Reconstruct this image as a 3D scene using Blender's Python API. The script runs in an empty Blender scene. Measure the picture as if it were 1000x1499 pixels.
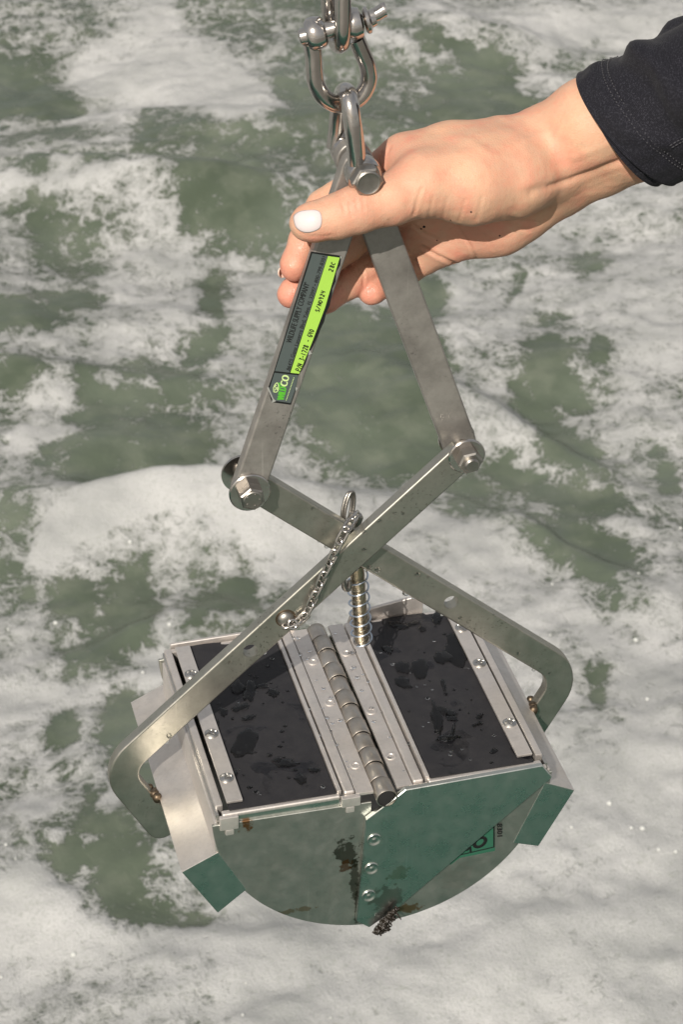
import bpy, bmesh, math, random
import numpy as np
from mathutils import Vector, Matrix
from mathutils.bvhtree import BVHTree
random.seed(7); rng = np.random.default_rng(7)
S = bpy.context.scene
COL = S.collection
Z0 = 2.0                                   # height of the jaw hinge over the sea

# ------------------------------------------------------------------ camera
CAM = np.array([-0.28759, -1.04861, 0.85505])          # relative to the hinge
CR = np.array([[0.9678, -0.2515, 0.0118], [0.1296, 0.5380, 0.8329], [-0.2158, -0.8046, 0.5532]])
CR[0] /= np.linalg.norm(CR[0]); CR[2] -= CR[0]*(CR[2]@CR[0]); CR[2] /= np.linalg.norm(CR[2]); CR[1] = np.cross(CR[2], CR[0])
FPX = 85/36*1499
cd = bpy.data.cameras.new('camera'); cam = bpy.data.objects.new('camera', cd); COL.objects.link(cam)
cd.sensor_fit = 'VERTICAL'; cd.sensor_height = 36; cd.sensor_width = 24; cd.lens = 85
cd.clip_start = 0.05; cd.clip_end = 5000
M = Matrix.Identity(4)
for i in range(3):
    for j in range(3): M[j][i] = CR[i][j]
M.translation = Vector(CAM) + Vector((0, 0, Z0))
cam.matrix_world = M
cd.dof.use_dof = True; cd.dof.focus_distance = 1.27; cd.dof.aperture_fstop = 38
S.camera = cam
S.cycles.caustics_reflective = False; S.cycles.caustics_refractive = False; S.cycles.blur_glossy = 0.5

# ------------------------------------------------------------------ sky, sun, exposure
LIGHT = Vector((0.66, 1.0, -0.95)).normalized()        # the way sunlight travels
ELEV = math.asin(-LIGHT.z)
w = bpy.data.worlds.new('World'); S.world = w; w.use_nodes = True
nt = w.node_tree; bg = nt.nodes['Background']
sky = nt.nodes.new('ShaderNodeTexSky'); sky.sky_type = 'NISHITA'; sky.sun_disc = False
sky.sun_elevation = ELEV; sky.sun_rotation = math.atan2(-LIGHT.x, -LIGHT.y)
sky.air_density = 1.0; sky.dust_density = 4.0; sky.ozone_density = 0.6
bg.inputs['Strength'].default_value = 0.088
# thin broken high cloud all over the sky
tc = nt.nodes.new('ShaderNodeTexCoord'); ns = nt.nodes.new('ShaderNodeTexNoise'); ns.inputs['Scale'].default_value = 2.2; ns.inputs['Detail'].default_value = 6
nt.links.new(tc.outputs['Generated'], ns.inputs['Vector'])
mr = nt.nodes.new('ShaderNodeMapRange'); mr.inputs[1].default_value = .3; mr.inputs[2].default_value = .65; mr.inputs[3].default_value = .35; mr.inputs[4].default_value = .9
nt.links.new(ns.outputs['Fac'], mr.inputs[0])
mx = nt.nodes.new('ShaderNodeMix'); mx.data_type = 'RGBA'; mx.inputs[7].default_value = (5.6, 5.5, 5.3, 1)
nt.links.new(mr.outputs[0], mx.inputs[0]); nt.links.new(sky.outputs[0], mx.inputs[6]); nt.links.new(mx.outputs[2], bg.inputs['Color'])
sd = bpy.data.lights.new('sun', 'SUN'); so = bpy.data.objects.new('sun', sd); COL.objects.link(so)
sd.energy = 4.9; sd.angle = math.radians(0.5); sd.color = (1.0, 0.93, 0.84)
so.rotation_euler = LIGHT.to_track_quat('-Z', 'Y').to_euler(); so.location = (-2, -3, 4)
S.view_settings.view_transform = 'Standard'; S.view_settings.look = 'None'
S.view_settings.exposure = 0.0; S.view_settings.gamma = 1.0; S.view_settings.use_curve_mapping = False

# ------------------------------------------------------------------ helpers
def ray(px, py):
    d = np.array([(px-500)/FPX, -(py-749.5)/FPX, -1.0]); return CR.T @ d
def at(px, py, y):                       # photograph pixel to a point on the plane y = const (hinge frame)
    d = ray(px, py); t = (y-CAM[1])/d[1]; return CAM + t*d
def atz(px, py, z):
    d = ray(px, py); t = (z-CAM[2])/d[2]; return CAM + t*d
def project(P):
    c = (np.asarray(P)-CAM) @ CR.T
    return np.stack([500+FPX*c[:, 0]/-c[:, 2], 749.5-FPX*c[:, 1]/-c[:, 2]], 1)

BASE = {}
def root_of(o):
    while o.parent: o = o.parent
    return o
def tag(o, label=None, cat=None, group=None, kind=None):
    if label: o['label'] = label
    if cat: o['category'] = cat
    if group: o['group'] = group
    if kind: o['kind'] = kind
    return o
def thing(name, label, cat, base=(0, 0, 0), group=None):
    o = bpy.data.objects.new(name, None); COL.objects.link(o); o.empty_display_size = 0.02
    o.location = Vector(base) + Vector((0, 0, Z0)); BASE[o.name] = Vector(base)
    return tag(o, label, cat, group)
def finish(name, me, mat, parent=None, angle=35, world=False):
    o = bpy.data.objects.new(name, me); COL.objects.link(o)
    if mat is not None and len(me.materials) == 0: me.materials.append(mat)
    me.polygons.foreach_set('use_smooth', [True]*len(me.polygons))
    if angle is not None: me.set_sharp_from_angle(angle=math.radians(angle))
    if parent is not None:
        o.parent = parent
        if not world: me.transform(Matrix.Translation(-BASE[root_of(parent).name]))
    return o
def obj(name, bm, mat, parent=None, angle=35, world=False):
    bmesh.ops.recalc_face_normals(bm, faces=bm.faces)
    me = bpy.data.meshes.new(name); bm.to_mesh(me); bm.free()
    o = finish(name, me, mat, parent, angle, world)
    if angle is not None and len(me.polygons) < 4000: flatten(o)
    return o
def flatten(o):                                                 # broad faces keep their own normal, bevels blend into them
    md = o.modifiers.new('weighted_normal', 'WEIGHTED_NORMAL'); md.weight = 100; md.keep_sharp = True
def place(name, me, parent, loc, axis=(0, 0, 1), spin=0.0):      # shared mesh built round the origin with +z out
    o = bpy.data.objects.new(name, me); COL.objects.link(o); o.parent = parent
    q = Vector((0, 0, 1)).rotation_difference(Vector(axis).normalized())
    o.rotation_euler = (q.to_matrix() @ Matrix.Rotation(spin, 3, 'Z')).to_euler()
    o.location = Vector(loc) - BASE[root_of(parent).name]
    return o
def box(bm, x0, x1, y0, y1, z0, z1, bev=0.0, seg=2):
    return prism(bm, [(x0, z0), (x1, z0), (x1, z1), (x0, z1)], y0, y1, bev, seg)
def prism(bm, prof, y0, y1, bev=0.0, seg=2):                     # (x, z) outline, thick from y0 to y1
    t = bmesh.new()
    a = [t.verts.new((x, y0, z)) for x, z in prof]; b = [t.verts.new((x, y1, z)) for x, z in prof]
    n = len(prof); t.faces.new(a[::-1]); t.faces.new(b)
    for i in range(n): t.faces.new((a[i], a[(i+1) % n], b[(i+1) % n], b[i]))
    bmesh.ops.recalc_face_normals(t, faces=t.faces)
    if bev > 0:
        es = [e for e in t.edges if e.calc_face_angle(0) > math.radians(28)]
        bmesh.ops.bevel(t, geom=es, offset=bev, segments=seg, profile=0.5, affect='EDGES', clamp_overlap=True)
    me = bpy.data.meshes.new('t'); t.to_mesh(me); t.free(); bm.from_mesh(me); bpy.data.meshes.remove(me)
    return bm
def smoothpath(pts, n=8, closed=False):                          # Catmull-Rom
    P = [Vector(p) for p in pts]; out = []
    N = len(P); rngi = range(N if closed else N-1)
    for i in rngi:
        g = (lambda k: P[k % N]) if closed else (lambda k: P[min(max(k, 0), N-1)])
        p0, p1, p2, p3 = g(i-1), g(i), g(i+1), g(i+2)
        for k in range(n):
            t = k/n
            out.append(0.5*((2*p1)+(-p0+p2)*t+(2*p0-5*p1+4*p2-p3)*t*t+(-p0+3*p1-3*p2+p3)*t**3))
    if not closed: out.append(P[-1])
    return out
def tube(bm, pts, r, sides=12, closed=False, flat=1.0):
    P = [Vector(p) for p in pts]; N = len(P); rad = r if hasattr(r, '__len__') else [r]*N
    rings = []; up = None
    for i in range(N):
        if closed: t = P[(i+1) % N]-P[i-1]
        else: t = P[min(i+1, N-1)]-P[max(i-1, 0)]
        t.normalize()
        if up is None:
            up = t.orthogonal().normalized()
        up = (up-t*up.dot(t)).normalized(); s = t.cross(up)
        rings.append([bm.verts.new(P[i]+(up*math.cos(2*math.pi*k/sides)+s*math.sin(2*math.pi*k/sides)*flat)*rad[i]) for k in range(sides)])
    if closed:                                                   # best twist for the seam
        a = rings[-1]; b = rings[0]
        off = min(range(sides), key=lambda o: sum((a[k].co-b[(k+o) % sides].co).length for k in range(sides)))
    for i in range(N if closed else N-1):
        A = rings[i]; B = rings[(i+1) % N]; o = off if closed and i == N-1 else 0
        for k in range(sides): bm.faces.new((A[k], A[(k+1) % sides], B[(k+1+o) % sides], B[(k+o) % sides]))
    if not closed: bm.faces.new(rings[0][::-1]); bm.faces.new(rings[-1])
    return bm
def lathe(bm, prof, n=32, mat=Matrix.Identity(4)):               # (r, z) profile round z
    rings = []
    for r, z in prof:
        if r < 1e-7: rings.append([bm.verts.new(mat @ Vector((0, 0, z)))])
        else: rings.append([bm.verts.new(mat @ Vector((r*math.cos(2*math.pi*k/n), r*math.sin(2*math.pi*k/n), z))) for k in range(n)])
    for A, B in zip(rings, rings[1:]):
        for k in range(n):
            a0, a1 = A[k % len(A)], A[(k+1) % len(A)]; b0, b1 = B[k % len(B)], B[(k+1) % len(B)]
            f = [v for j, v in enumerate((a0, a1, b1, b0)) if v not in (a0, a1, b1, b0)[:j]]
            if len(f) > 2: bm.faces.new(f)
    return bm
def axis_matrix(p, d):
    q = Vector((0, 0, 1)).rotation_difference(Vector(d).normalized())
    return Matrix.Translation(Vector(p)) @ q.to_matrix().to_4x4()
def strip(pts, half, fillet, nseg=10, round_end=(True, True)):   # outline of a bar of width 2*half round a bent centreline
    P = [np.array(p, float) for p in pts]; C = []
    for i, p in enumerate(P):
        if i in (0, len(P)-1): C.append(p); continue
        a = P[i-1]-p; b = P[i+1]-p; a /= np.linalg.norm(a); b /= np.linalg.norm(b)
        ang = math.acos(a@b); d = fillet/math.tan(ang/2); c = p+(a+b)/np.linalg.norm(a+b)*fillet/math.sin(ang/2)
        s = p+a*d-c; e = p+b*d-c; th0 = math.atan2(s[1], s[0]); th1 = math.atan2(e[1], e[0])
        dt = (th1-th0+math.pi) % (2*math.pi)-math.pi
        for k in range(nseg+1): C.append(c+fillet*np.array([math.cos(th0+dt*k/nseg), math.sin(th0+dt*k/nseg)]))
    L, Rr = [], []
    for i in range(len(C)):
        t = C[min(i+1, len(C)-1)]-C[max(i-1, 0)]; t /= np.linalg.norm(t); n = np.array([-t[1], t[0]])
        L.append(C[i]+n*half); Rr.append(C[i]-n*half)
    def cap(c, t):
        n = np.array([-t[1], t[0]]); return [c+half*(n*math.cos(a)+t*math.sin(a)) for a in np.linspace(0, math.pi, 11)[1:-1]]
    t1 = C[-1]-C[-2]; t1 /= np.linalg.norm(t1); t0 = C[0]-C[1]; t0 /= np.linalg.norm(t0)
    out = L + (cap(C[-1], t1) if round_end[1] else []) + Rr[::-1] + (cap(C[0], t0) if round_end[0] else [])
    return [(float(p[0]), float(p[1])) for p in out]
def mm(L): return [(x/1000, z/1000) for x, z in L]

# value noise in numpy
def _h(ix, iy, s):
    n = (ix*374761393+iy*668265263+s*982451653) & 0x7fffffff
    n = ((n ^ (n >> 13))*1274126177) & 0x7fffffff
    return ((n ^ (n >> 16)) & 0xffff)/65535.0
def vnoise(x, y, s=0):
    ix = np.floor(x).astype(np.int64); iy = np.floor(y).astype(np.int64); fx = x-ix; fy = y-iy
    fx = fx*fx*fx*(fx*(fx*6-15)+10); fy = fy*fy*fy*(fy*(fy*6-15)+10)
    return (_h(ix, iy, s)*(1-fx)+_h(ix+1, iy, s)*fx)*(1-fy)+(_h(ix, iy+1, s)*(1-fx)+_h(ix+1, iy+1, s)*fx)*fy
def fbm(x, y, s=0, oct=4, g=0.5):
    a = 1.0; t = 0; n = 0
    for o in range(oct):
        t = t+a*vnoise(x*2**o, y*2**o, s+o*17); n += a; a *= g
    return t/n

# ------------------------------------------------------------------ materials
def material(name, color=(.5, .5, .5), rough=.5, metal=0.0, **kw):
    m = bpy.data.materials.new(name); m.use_nodes = True
    b = m.node_tree.nodes['Principled BSDF']
    b.inputs['Base Color'].default_value = (*color, 1); b.inputs['Roughness'].default_value = rough; b.inputs['Metallic'].default_value = metal
    for k, v in kw.items(): b.inputs[k].default_value = v
    return m
class N:
    def __init__(s, m): s.t = m.node_tree; s.b = s.t.nodes['Principled BSDF']
    def add(s, typ, **kw):
        n = s.t.nodes.new(typ)
        for k, v in kw.items():
            if k in n.inputs: n.inputs[k].default_value = v
            else: setattr(n, k, v)
        return n
    def link(s, a, b): s.t.links.new(a, b)
    def coord(s, scale=(1, 1, 1), kind='Object', rot=(0, 0, 0)):
        c = s.add('ShaderNodeTexCoord'); mp = s.add('ShaderNodeMapping'); mp.inputs['Scale'].default_value = scale; mp.inputs['Rotation'].default_value = rot
        s.link(c.outputs[kind], mp.inputs[0]); return mp.outputs[0]
    def noise(s, vec, scale, detail=4, rough=.6, dist=0.0):
        n = s.add('ShaderNodeTexNoise', Scale=scale, Detail=detail, Roughness=rough, Distortion=dist); s.link(vec, n.inputs['Vector']); return n.outputs['Fac']
    def ramp(s, fac, stops):
        r = s.add('ShaderNodeValToRGB'); e = r.color_ramp.elements
        while len(e) < len(stops): e.new(.5)
        for el, (p, c) in zip(e, stops): el.position = p; el.color = (*c, 1) if len(c) == 3 else c
        s.link(fac, r.inputs[0]); return r.outputs[0]
    def mapr(s, fac, a, b, c, d, smooth=False):
        r = s.add('ShaderNodeMapRange'); r.interpolation_type = 'SMOOTHSTEP' if smooth else 'LINEAR'
        for i, v in zip((1, 2, 3, 4), (a, b, c, d)): r.inputs[i].default_value = v
        s.link(fac, r.inputs[0]); return r.outputs[0]
    def mix(s, fac, a, b, typ='MIX'):
        r = s.add('ShaderNodeMix'); r.data_type = 'RGBA'; r.blend_type = typ
        for i, v in ((0, fac), (6, a), (7, b)):
            if hasattr(v, 'is_linked') or hasattr(v, 'links'): s.link(v, r.inputs[i])
            else: r.inputs[i].default_value = v if i == 0 else (*v, 1)
        return r.outputs[2]
    def math(s, op, a, b=0.0):
        r = s.add('ShaderNodeMath'); r.operation = op
        for i, v in ((0, a), (1, b)):
            if hasattr(v, 'links'): s.link(v, r.inputs[i])
            else: r.inputs[i].default_value = v
        return r.outputs[0]
    def bump(s, h, strength, dist=.001, normal=None):
        b = s.add('ShaderNodeBump', Strength=strength, Distance=dist); s.link(h, b.inputs['Height'])
        if normal is not None: s.link(normal, b.inputs['Normal'])
        return b.outputs[0]
    def stain(s, vec, c, r, col, under, amt=1.0, rag=1.5, base=(0, 0, -.05), sc=240):
        mp = s.add('ShaderNodeMapping'); mp.vector_type = 'TEXTURE'; mp.inputs['Location'].default_value = [c[i]-base[i] for i in range(3)]; mp.inputs['Scale'].default_value = r; s.link(vec, mp.inputs[0])
        ln = s.add('ShaderNodeVectorMath'); ln.operation = 'LENGTH'; s.link(mp.outputs[0], ln.inputs[0])
        d_ = s.math('ADD', ln.outputs['Value'], s.math('MULTIPLY', s.math('SUBTRACT', s.noise(vec, sc, 4, .6), .5), rag*2))
        return s.mix(s.mapr(d_, .65, 1.05, amt, 0, True), under, col)
    def attr(s, name):
        a = s.add('ShaderNodeAttribute'); a.attribute_name = name; return a

def steel(name, base, r0, r1, grime, grime_amt, brush=None, brush_s=900, rust=0.0, metal=1.0, spots=0.0, bump=.15, fine_amt=.25, stains=(), scratch=0.0):
    m = material(name, base, r0, metal); n = N(m)
    v = n.coord()
    big = n.noise(v, 38, 6, .62); fine = n.noise(v, 420, 4, .65)
    col = n.mix(n.mapr(big, .42, .72, 0, grime_amt), base, grime)
    col = n.mix(n.mapr(fine, .45, .75, 0, fine_amt), col, tuple(c*.6 for c in base))
    if spots:
        sp = n.noise(v, 620, 2, .5); md = n.noise(v, 30, 3, .5)
        f = n.math('MULTIPLY', n.mapr(sp, .60, .70, 0, .85), n.mapr(md, .5, .65, 0, spots))
        col = n.mix(f, col, (.02, .022, .02))
    if scratch:
        for rt, sc_ in (((0, .6, .3), 520), ((.2, -.9, .1), 640), ((0, 1.45, 0), 430)):
            f = n.mapr(n.noise(n.coord((1, 1, .018), rot=rt), sc_, 2, .5), .70, .78, 0, scratch)
            f = n.math('MULTIPLY', f, n.mapr(n.noise(v, 28, 2, .5), .45, .6, 0, 1))
            col = n.mix(f, col, tuple(min(c*1.55, .9) for c in base))
    for c_, r_, k_, a_ in stains: col = n.stain(v, c_, r_, k_, col, a_)
    if rust:
        rs = n.noise(v, 24, 5, .7); rf = n.mapr(rs, .66, .76, 0, rust)
        col = n.mix(rf, col, (.23, .10, .03))
        n.link(n.math('SUBTRACT', metal, n.math('MULTIPLY', rf, .8)), n.b.inputs['Metallic'])
    n.link(col, n.b.inputs['Base Color'])
    n.link(n.mapr(n.noise(v, 90, 5, .65), .3, .7, r0, r1), n.b.inputs['Roughness'])
    h = fine
    if brush:
        h = n.noise(n.coord(brush), brush_s, 2, .5)
    n.link(n.bump(h, bump, .0004), n.b.inputs['Normal'])
    return m
M_bar = steel('bar_steel', (.31, .295, .272), .36, .52, (.11, .10, .09), .75, (.25, 1, .08), 1400, spots=.6, rust=.2, metal=.55, scratch=.6)
M_lever = steel('lever_steel', (.40, .39, .345), .29, .42, (.23, .235, .19), .65, (.25, 1, .2), 900, spots=.6, metal=.88, scratch=.5)
M_shiny = steel('screw_steel', (.50, .49, .47), .22, .40, (.36, .35, .32), .5, None, bump=.05)
M_plate = steel('jaw_steel', (.56, .55, .53), .36, .52, (.36, .35, .32), .5, None, rust=.18)
M_bright = steel('bright_steel', (.58, .55, .52), .12, .24, (.33, .31, .28), .6, None, bump=.05)
M_top = steel('top_steel', (.74, .695, .655), .42, .58, (.56, .52, .48), .5, None, rust=.12, metal=.85, scratch=.4)
M_bolt = steel('bolt_steel', (.38, .36, .33), .32, .48, (.20, .175, .15), .7, None, rust=.3)
M_weld = steel('weld_metal', (.20, .155, .11), .42, .6, (.07, .045, .025), .9, None, rust=.8)
M_spring = material('spring_wire', (.55, .62, .72), .25, 1.0)
M_brass = steel('pin_metal', (.55, .48, .36), .22, .4, (.35, .26, .15), .7, None)
M_dark = material('dark_gap', (.01, .01, .01), .8)
# rubber flap with wet patches
M_rubber = material('black_rubber', (.012, .012, .014), .5); n = N(M_rubber); v = n.coord()
wet = n.mapr(n.noise(v, 34, 3, .55, .6), .56, .60, 0, 1)
n.link(n.mapr(wet, 0, 1, .58, .16), n.b.inputs['Roughness'])
n.link(n.mix(n.mapr(n.noise(v, 120, 5, .7), .4, .75, 0, 1), n.mix(wet, (.019, .0185, .021), (.008, .008, .010)), (.028, .027, .029)), n.b.inputs['Base Color'])
n.b.inputs['Specular IOR Level'].default_value = .3
n.link(n.bump(n.math('ADD', n.noise(v, 1500, 2, .5), n.math('MULTIPLY', wet, 1.5)), .25, .0004), n.b.inputs['Normal'])
M_drop = material('water_drop', (1, 1, 1), .02, 0, IOR=1.33); M_drop.node_tree.nodes['Principled BSDF'].inputs['Transmission Weight'].default_value = 1
M_mud = material('wet_weed', (.018, .013, .009), .22); n = N(M_mud); n.link(n.bump(n.noise(n.coord(), 400, 4), .8, .002), n.b.inputs['Normal'])
def flat(name, c, r=.45): return material(name, c, r)
M_ink = flat('black_ink', (.008, .008, .008)); M_slate = flat('slate_print', (.075, .094, .092), .42)
M_lime = flat('lime_print', (.36, .62, .085), .4); M_logo = flat('green_print', (.09, .42, .03), .4); M_pale = flat('pale_print', (.55, .72, .30), .4)
M_border = flat('label_border', (.007, .008, .008), .4); M_paper = flat('torn_edge', (.30, .31, .29), .6)
M_teal = flat('teal_print', (.028, .105, .066), .3)
# ------------------------------------------------------------------ the sea
FOAM = """
45357333332245677667
13578864434424343677
23778876222354211566
54774676222222117777
55543222432222566666
41122223333333356666
63534211345555566666
52245534555555556567
55377727776617676577
22467737712137664777
56475375511126533467
25223356521146524476
45344234432113545565
54412145652134222454
35225788766551231345
17778899998766633564
25433444688877665135
44322533388878776247
55244543366677887777
66466553333667774778
75524455555667777478
63525555556667777788
44634455556677778899
56442444556677888999
45343465556778889999
64223577778899998899
86424579999999998889
88878888999999998789
76776678998999899899
66666678888899898888
"""
DG = np.array([[int(c) for c in r] for r in FOAM.split()], float)
# dark windows (-) and foam streaks (+): centre, radii, tilt, strength, where they lie in the photograph
BLOB = [(65,192,62,20,0,-4),(40,120,90,42,0,-4),(215,262,190,26,6,-3),(195,283,28,9,8,6),(282,257,14,8,0,4),(100,445,38,14,15,-3.5),(30,475,40,20,0,-4.5),(305,445,20,34,10,-5),(303,515,36,18,0,-4),
 (250,580,160,24,0,-2.5),(60,570,60,18,0,-2),(190,648,110,38,8,-3),(120,690,60,22,20,-2.5),(60,650,70,9,-6,3.5),(190,580,50,10,3,3.5),(75,600,30,30,0,2.5),
 (560,570,118,88,8,-5),(470,520,40,50,0,-3),(640,430,30,18,0,-4),(755,408,11,22,0,-4),(865,385,45,18,0,-4),(820,455,26,12,0,-3.5),(795,535,24,42,-28,-5),(840,575,28,12,30,-4),(870,510,20,26,0,-4),(760,578,32,10,35,-3.5),(830,640,75,24,35,-4),
 (700,650,55,60,0,-2),(770,690,60,18,35,-2.5),(700,630,20,80,-25,3),(760,640,18,70,-40,2.2),(840,790,55,35,10,-4),(880,830,34,30,0,-5),(870,1000,14,34,-10,-4),(985,680,18,12,0,-4),(960,640,30,12,10,-2),(880,720,40,14,10,-3),
 (200,865,40,38,0,-4),(100,855,30,28,0,-4),(340,860,34,30,0,-4),(300,870,22,40,0,-2),(240,880,20,60,0,2.5),(120,810,60,18,0,1),(150,935,60,24,-20,-3.5),(75,1068,26,20,0,-5),(60,1010,110,22,0,2),(200,990,70,22,-25,2.5),(185,1060,50,80,0,-3.5),(230,950,34,14,-35,2),
 (90,1230,70,70,0,-1.5),(50,1180,28,24,0,3.5),(35,1225,10,34,0,2.5),(150,1190,14,34,40,4),(180,1290,120,48,12,-3.5),(118,1245,14,12,-30,4),(82,1238,11,10,0,4),(125,1285,40,12,-25,3),(240,1290,36,46,-20,3.5),(270,1330,40,20,10,-2),(230,1340,60,12,8,-3),(30,1310,60,30,20,4),(110,1370,90,20,5,3),
 (300,725,190,22,-4,4),(430,800,90,40,25,3),(120,775,110,22,-8,4),(300,795,220,14,8,-1.0),(60,800,50,20,-25,2),
 (640,40,110,14,12,2),(700,95,70,60,20,-3),(690,150,70,40,0,-3),(570,75,40,16,12,3.5),(645,92,28,10,18,3.5),(690,65,42,10,12,3.5),(640,28,90,12,15,2.5),(795,108,42,18,5,4),(690,175,40,12,0,3),(800,60,60,40,-30,2.5),(760,30,120,18,5,2),(900,35,130,22,0,2),
 (200,105,130,36,8,2.5),(330,135,90,28,20,2.5),(110,85,50,22,0,2),(345,180,50,16,5,2.5),(210,40,60,14,0,1.5),(60,165,110,12,-4,2.5),(450,200,50,40,0,-2),(420,150,40,30,0,-1.5),(250,195,60,18,0,-2),(90,300,160,10,4,3.5),(240,340,60,18,20,2),(60,335,60,26,0,-2.5),(360,350,120,20,10,-2.5),(330,300,120,22,5,-2),(270,380,60,12,10,2),
 (720,810,60,30,20,2),(640,760,60,16,15,3),(560,740,40,20,0,1),(930,740,50,12,0,-2),(940,560,60,20,10,-1.2)]
def ax(lo, f0, f1, hi, step, ratio):
    a = list(np.arange(f0, f1, step)); s = step; x = f1
    r = [];
    while x < hi: r.append(x); s *= ratio; x += s
    l = []; s = step; x = f0-step
    while x > lo: l.append(x); s *= ratio; x -= s
    return np.array(l[::-1]+a+r)
KS = (Z0+CAM[2])/1.855                             # the water patterns are sized for a lens 1.855 m up
gx = ax(-1500, -.45, 2.75, 1500, .0075, 1.22); gy = ax(-400, .85, 6.6, 2500, .0105, 1.22)
XW, YW = np.meshgrid(gx, gy); sh = XW.shape
X = (XW-CAM[0])/KS+CAM[0]; Y = (YW-CAM[1])/KS+CAM[1]
fade = 1/(1+(np.maximum(np.abs(X-.3)-2, 0)+np.maximum(np.abs(Y-2)-3, 0))*.25)
Zw = (.075*(fbm(X*1.3+Y*.5+3, Y*1.9-X*.4, 1, 3)-.5) + .042*(fbm(X*3.6+Y*1.3, Y*5.6-X*1.2+7, 5, 3)-.5) + .013*(fbm(X*11+Y*4, Y*16-X*3, 9, 3)-.5) + .004*(fbm(X*34, Y*44, 13, 2)-.5))*fade
px = project(np.stack([XW.ravel(), YW.ravel(), np.full(X.size, -Z0)], 1)); U = px[:, 0].reshape(sh); V = px[:, 1].reshape(sh)
ok = (((np.stack([XW, YW, np.full(sh, -Z0)], -1)-CAM)@CR[2]) < -.4) & (U > -250) & (U < 1250) & (V > -250) & (V < 1750)
# warp the map so that the edges wander as foam does
wu = U+30*(fbm(X*9, Y*7, 31, 4)-.5)*2+12*(fbm(X*33, Y*26, 33, 3)-.5)*2
wv = V+24*(fbm(X*9, Y*7, 41, 4)-.5)*2+9*(fbm(X*33, Y*26, 43, 3)-.5)*2
cx = np.clip(wu/50-.5, 0, 18.999); cy = np.clip(wv/50-.5, 0, 28.999); ix = cx.astype(int); iy = cy.astype(int); fx = cx-ix; fy = cy-iy
fx = fx*fx*(3-2*fx); fy = fy*fy*(3-2*fy)
den = (DG[iy, ix]*(1-fx)+DG[iy, ix+1]*fx)*(1-fy)+(DG[iy+1, ix]*(1-fx)+DG[iy+1, ix+1]*fx)*fy
for (bx, by, ra, rb, tl, st) in BLOB:
    c, s = math.cos(math.radians(tl)), math.sin(math.radians(tl)); du = wu-bx; dv = wv-by
    q = ((du*c+dv*s)/ra)**2+((-du*s+dv*c)/rb)**2
    den = den+st*1.15*np.exp(-np.maximum(q, 0)**2*.7)
wild = 4.6+10*(fbm(X*2.6, Y*2.6, 71, 4)-.5)
edge = np.maximum(np.maximum(-U, U-1000), np.maximum(-V, V-1499)); wg = np.clip(edge/230, 0, 1); wg = np.where(ok, wg*wg*(3-2*wg), 1)
den = den*(1-wg)+wild*wg
den = den+1.6*(fbm(X*16, Y*13, 51, 5, .6)-.5)*2
den = np.where(den < 7, 4.4+(den-4.4)*.88, den)
den = den*np.where(ok, 1-.13*np.clip((420-V)/300, 0, 1)*(1-wg), 1)
foam = np.clip(den/9, 0, 1)
# the breaking ridge and thick foam stand a little higher
rid = np.exp(-((V-(742-.00045*(U-330)**2*(-1)))/34)**2)*np.exp(-((U-300)/230)**2)*(1-wg)
def ridge(u0, v0, slope, ru, rv, amp):                # a steep-backed wavelet
    t = (V-(v0+slope*(U-u0)))/rv; return amp*np.where(t > 0, np.exp(-(t/1.6)**2), np.exp(-(t/.8)**2))*np.exp(-((U-u0)/ru)**2)*(1-wg)
for rg in ((300, 738, -.02, 260, 34, .070), (240, 300, .10, 300, 30, .085), (620, 560, .35, 140, 24, .016), (800, 640, .5, 130, 20, .022), (150, 560, .05, 180, 16, .016), (820, 800, .5, 120, 22, .024), (330, 175, .1, 200, 18, .030), (720, 60, .12, 240, 16, .026), (640, 210, .1, 200, 18, .03), (160, 930, -.25, 160, 22, .018), (120, 1330, .25, 120, 30, .010), (620, 1420, -.35, 160, 34, .010)): Zw = Zw+ridge(*rg)
Zw = Zw+.007*np.clip(foam-.35, 0, .5)*fade+.003*(fbm(X*40, Y*34, 61, 3)-.5)*np.clip(foam*2-.6, 0, 1)*fade
Zw = Zw*KS
verts = np.stack([XW.ravel(), YW.ravel(), Zw.ravel()], 1)
ny, nx = sh; idx = np.arange(nx*ny).reshape(ny, nx)
quads = np.stack([idx[:-1, :-1], idx[:-1, 1:], idx[1:, 1:], idx[1:, :-1]], -1).reshape(-1, 4)
def mesh_np(name, v, f):
    me = bpy.data.meshes.new(name); k = f.shape[1]
    me.vertices.add(len(v)); me.vertices.foreach_set('co', np.asarray(v, np.float32).ravel())
    me.loops.add(f.size); me.loops.foreach_set('vertex_index', f.ravel().astype(np.int32))
    me.polygons.add(len(f)); me.polygons.foreach_set('loop_start', np.arange(0, f.size, k, dtype=np.int32))
    me.update(calc_edges=True); me.validate(); return me
wm = mesh_np('water', verts, quads)
wm.attributes.new('foam', 'FLOAT', 'POINT').data.foreach_set('value', foam.ravel().astype(np.float32))
M_sea = material('sea_water', (.05, .07, .045), .1, 0, IOR=1.33); n = N(M_sea)
v = n.coord((1/KS, 1/KS, 1/KS))
fa = n.attr('foam').outputs['Fac']
wn_ = n.add('ShaderNodeTexNoise', Scale=26.0, Detail=3.0); n.link(v, wn_.inputs['Vector'])
wv1 = n.add('ShaderNodeVectorMath'); wv1.operation = 'MULTIPLY_ADD'; n.link(wn_.outputs['Color'], wv1.inputs[0]); wv1.inputs[1].default_value = (.045, .045, .045); n.link(v, wv1.inputs[2]); vw = wv1.outputs[0]
def cells(scale, vec, feature='F1', sm=None):
    q = n.add('ShaderNodeTexVoronoi', Scale=float(scale)); q.feature = feature; n.link(vec, q.inputs['Vector']); return q.outputs['Distance']
n1 = n.noise(vw, 34, 5, .7); n2 = n.noise(vw, 110, 4, .7); n3 = n.noise(v, 360, 3, .65)
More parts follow.
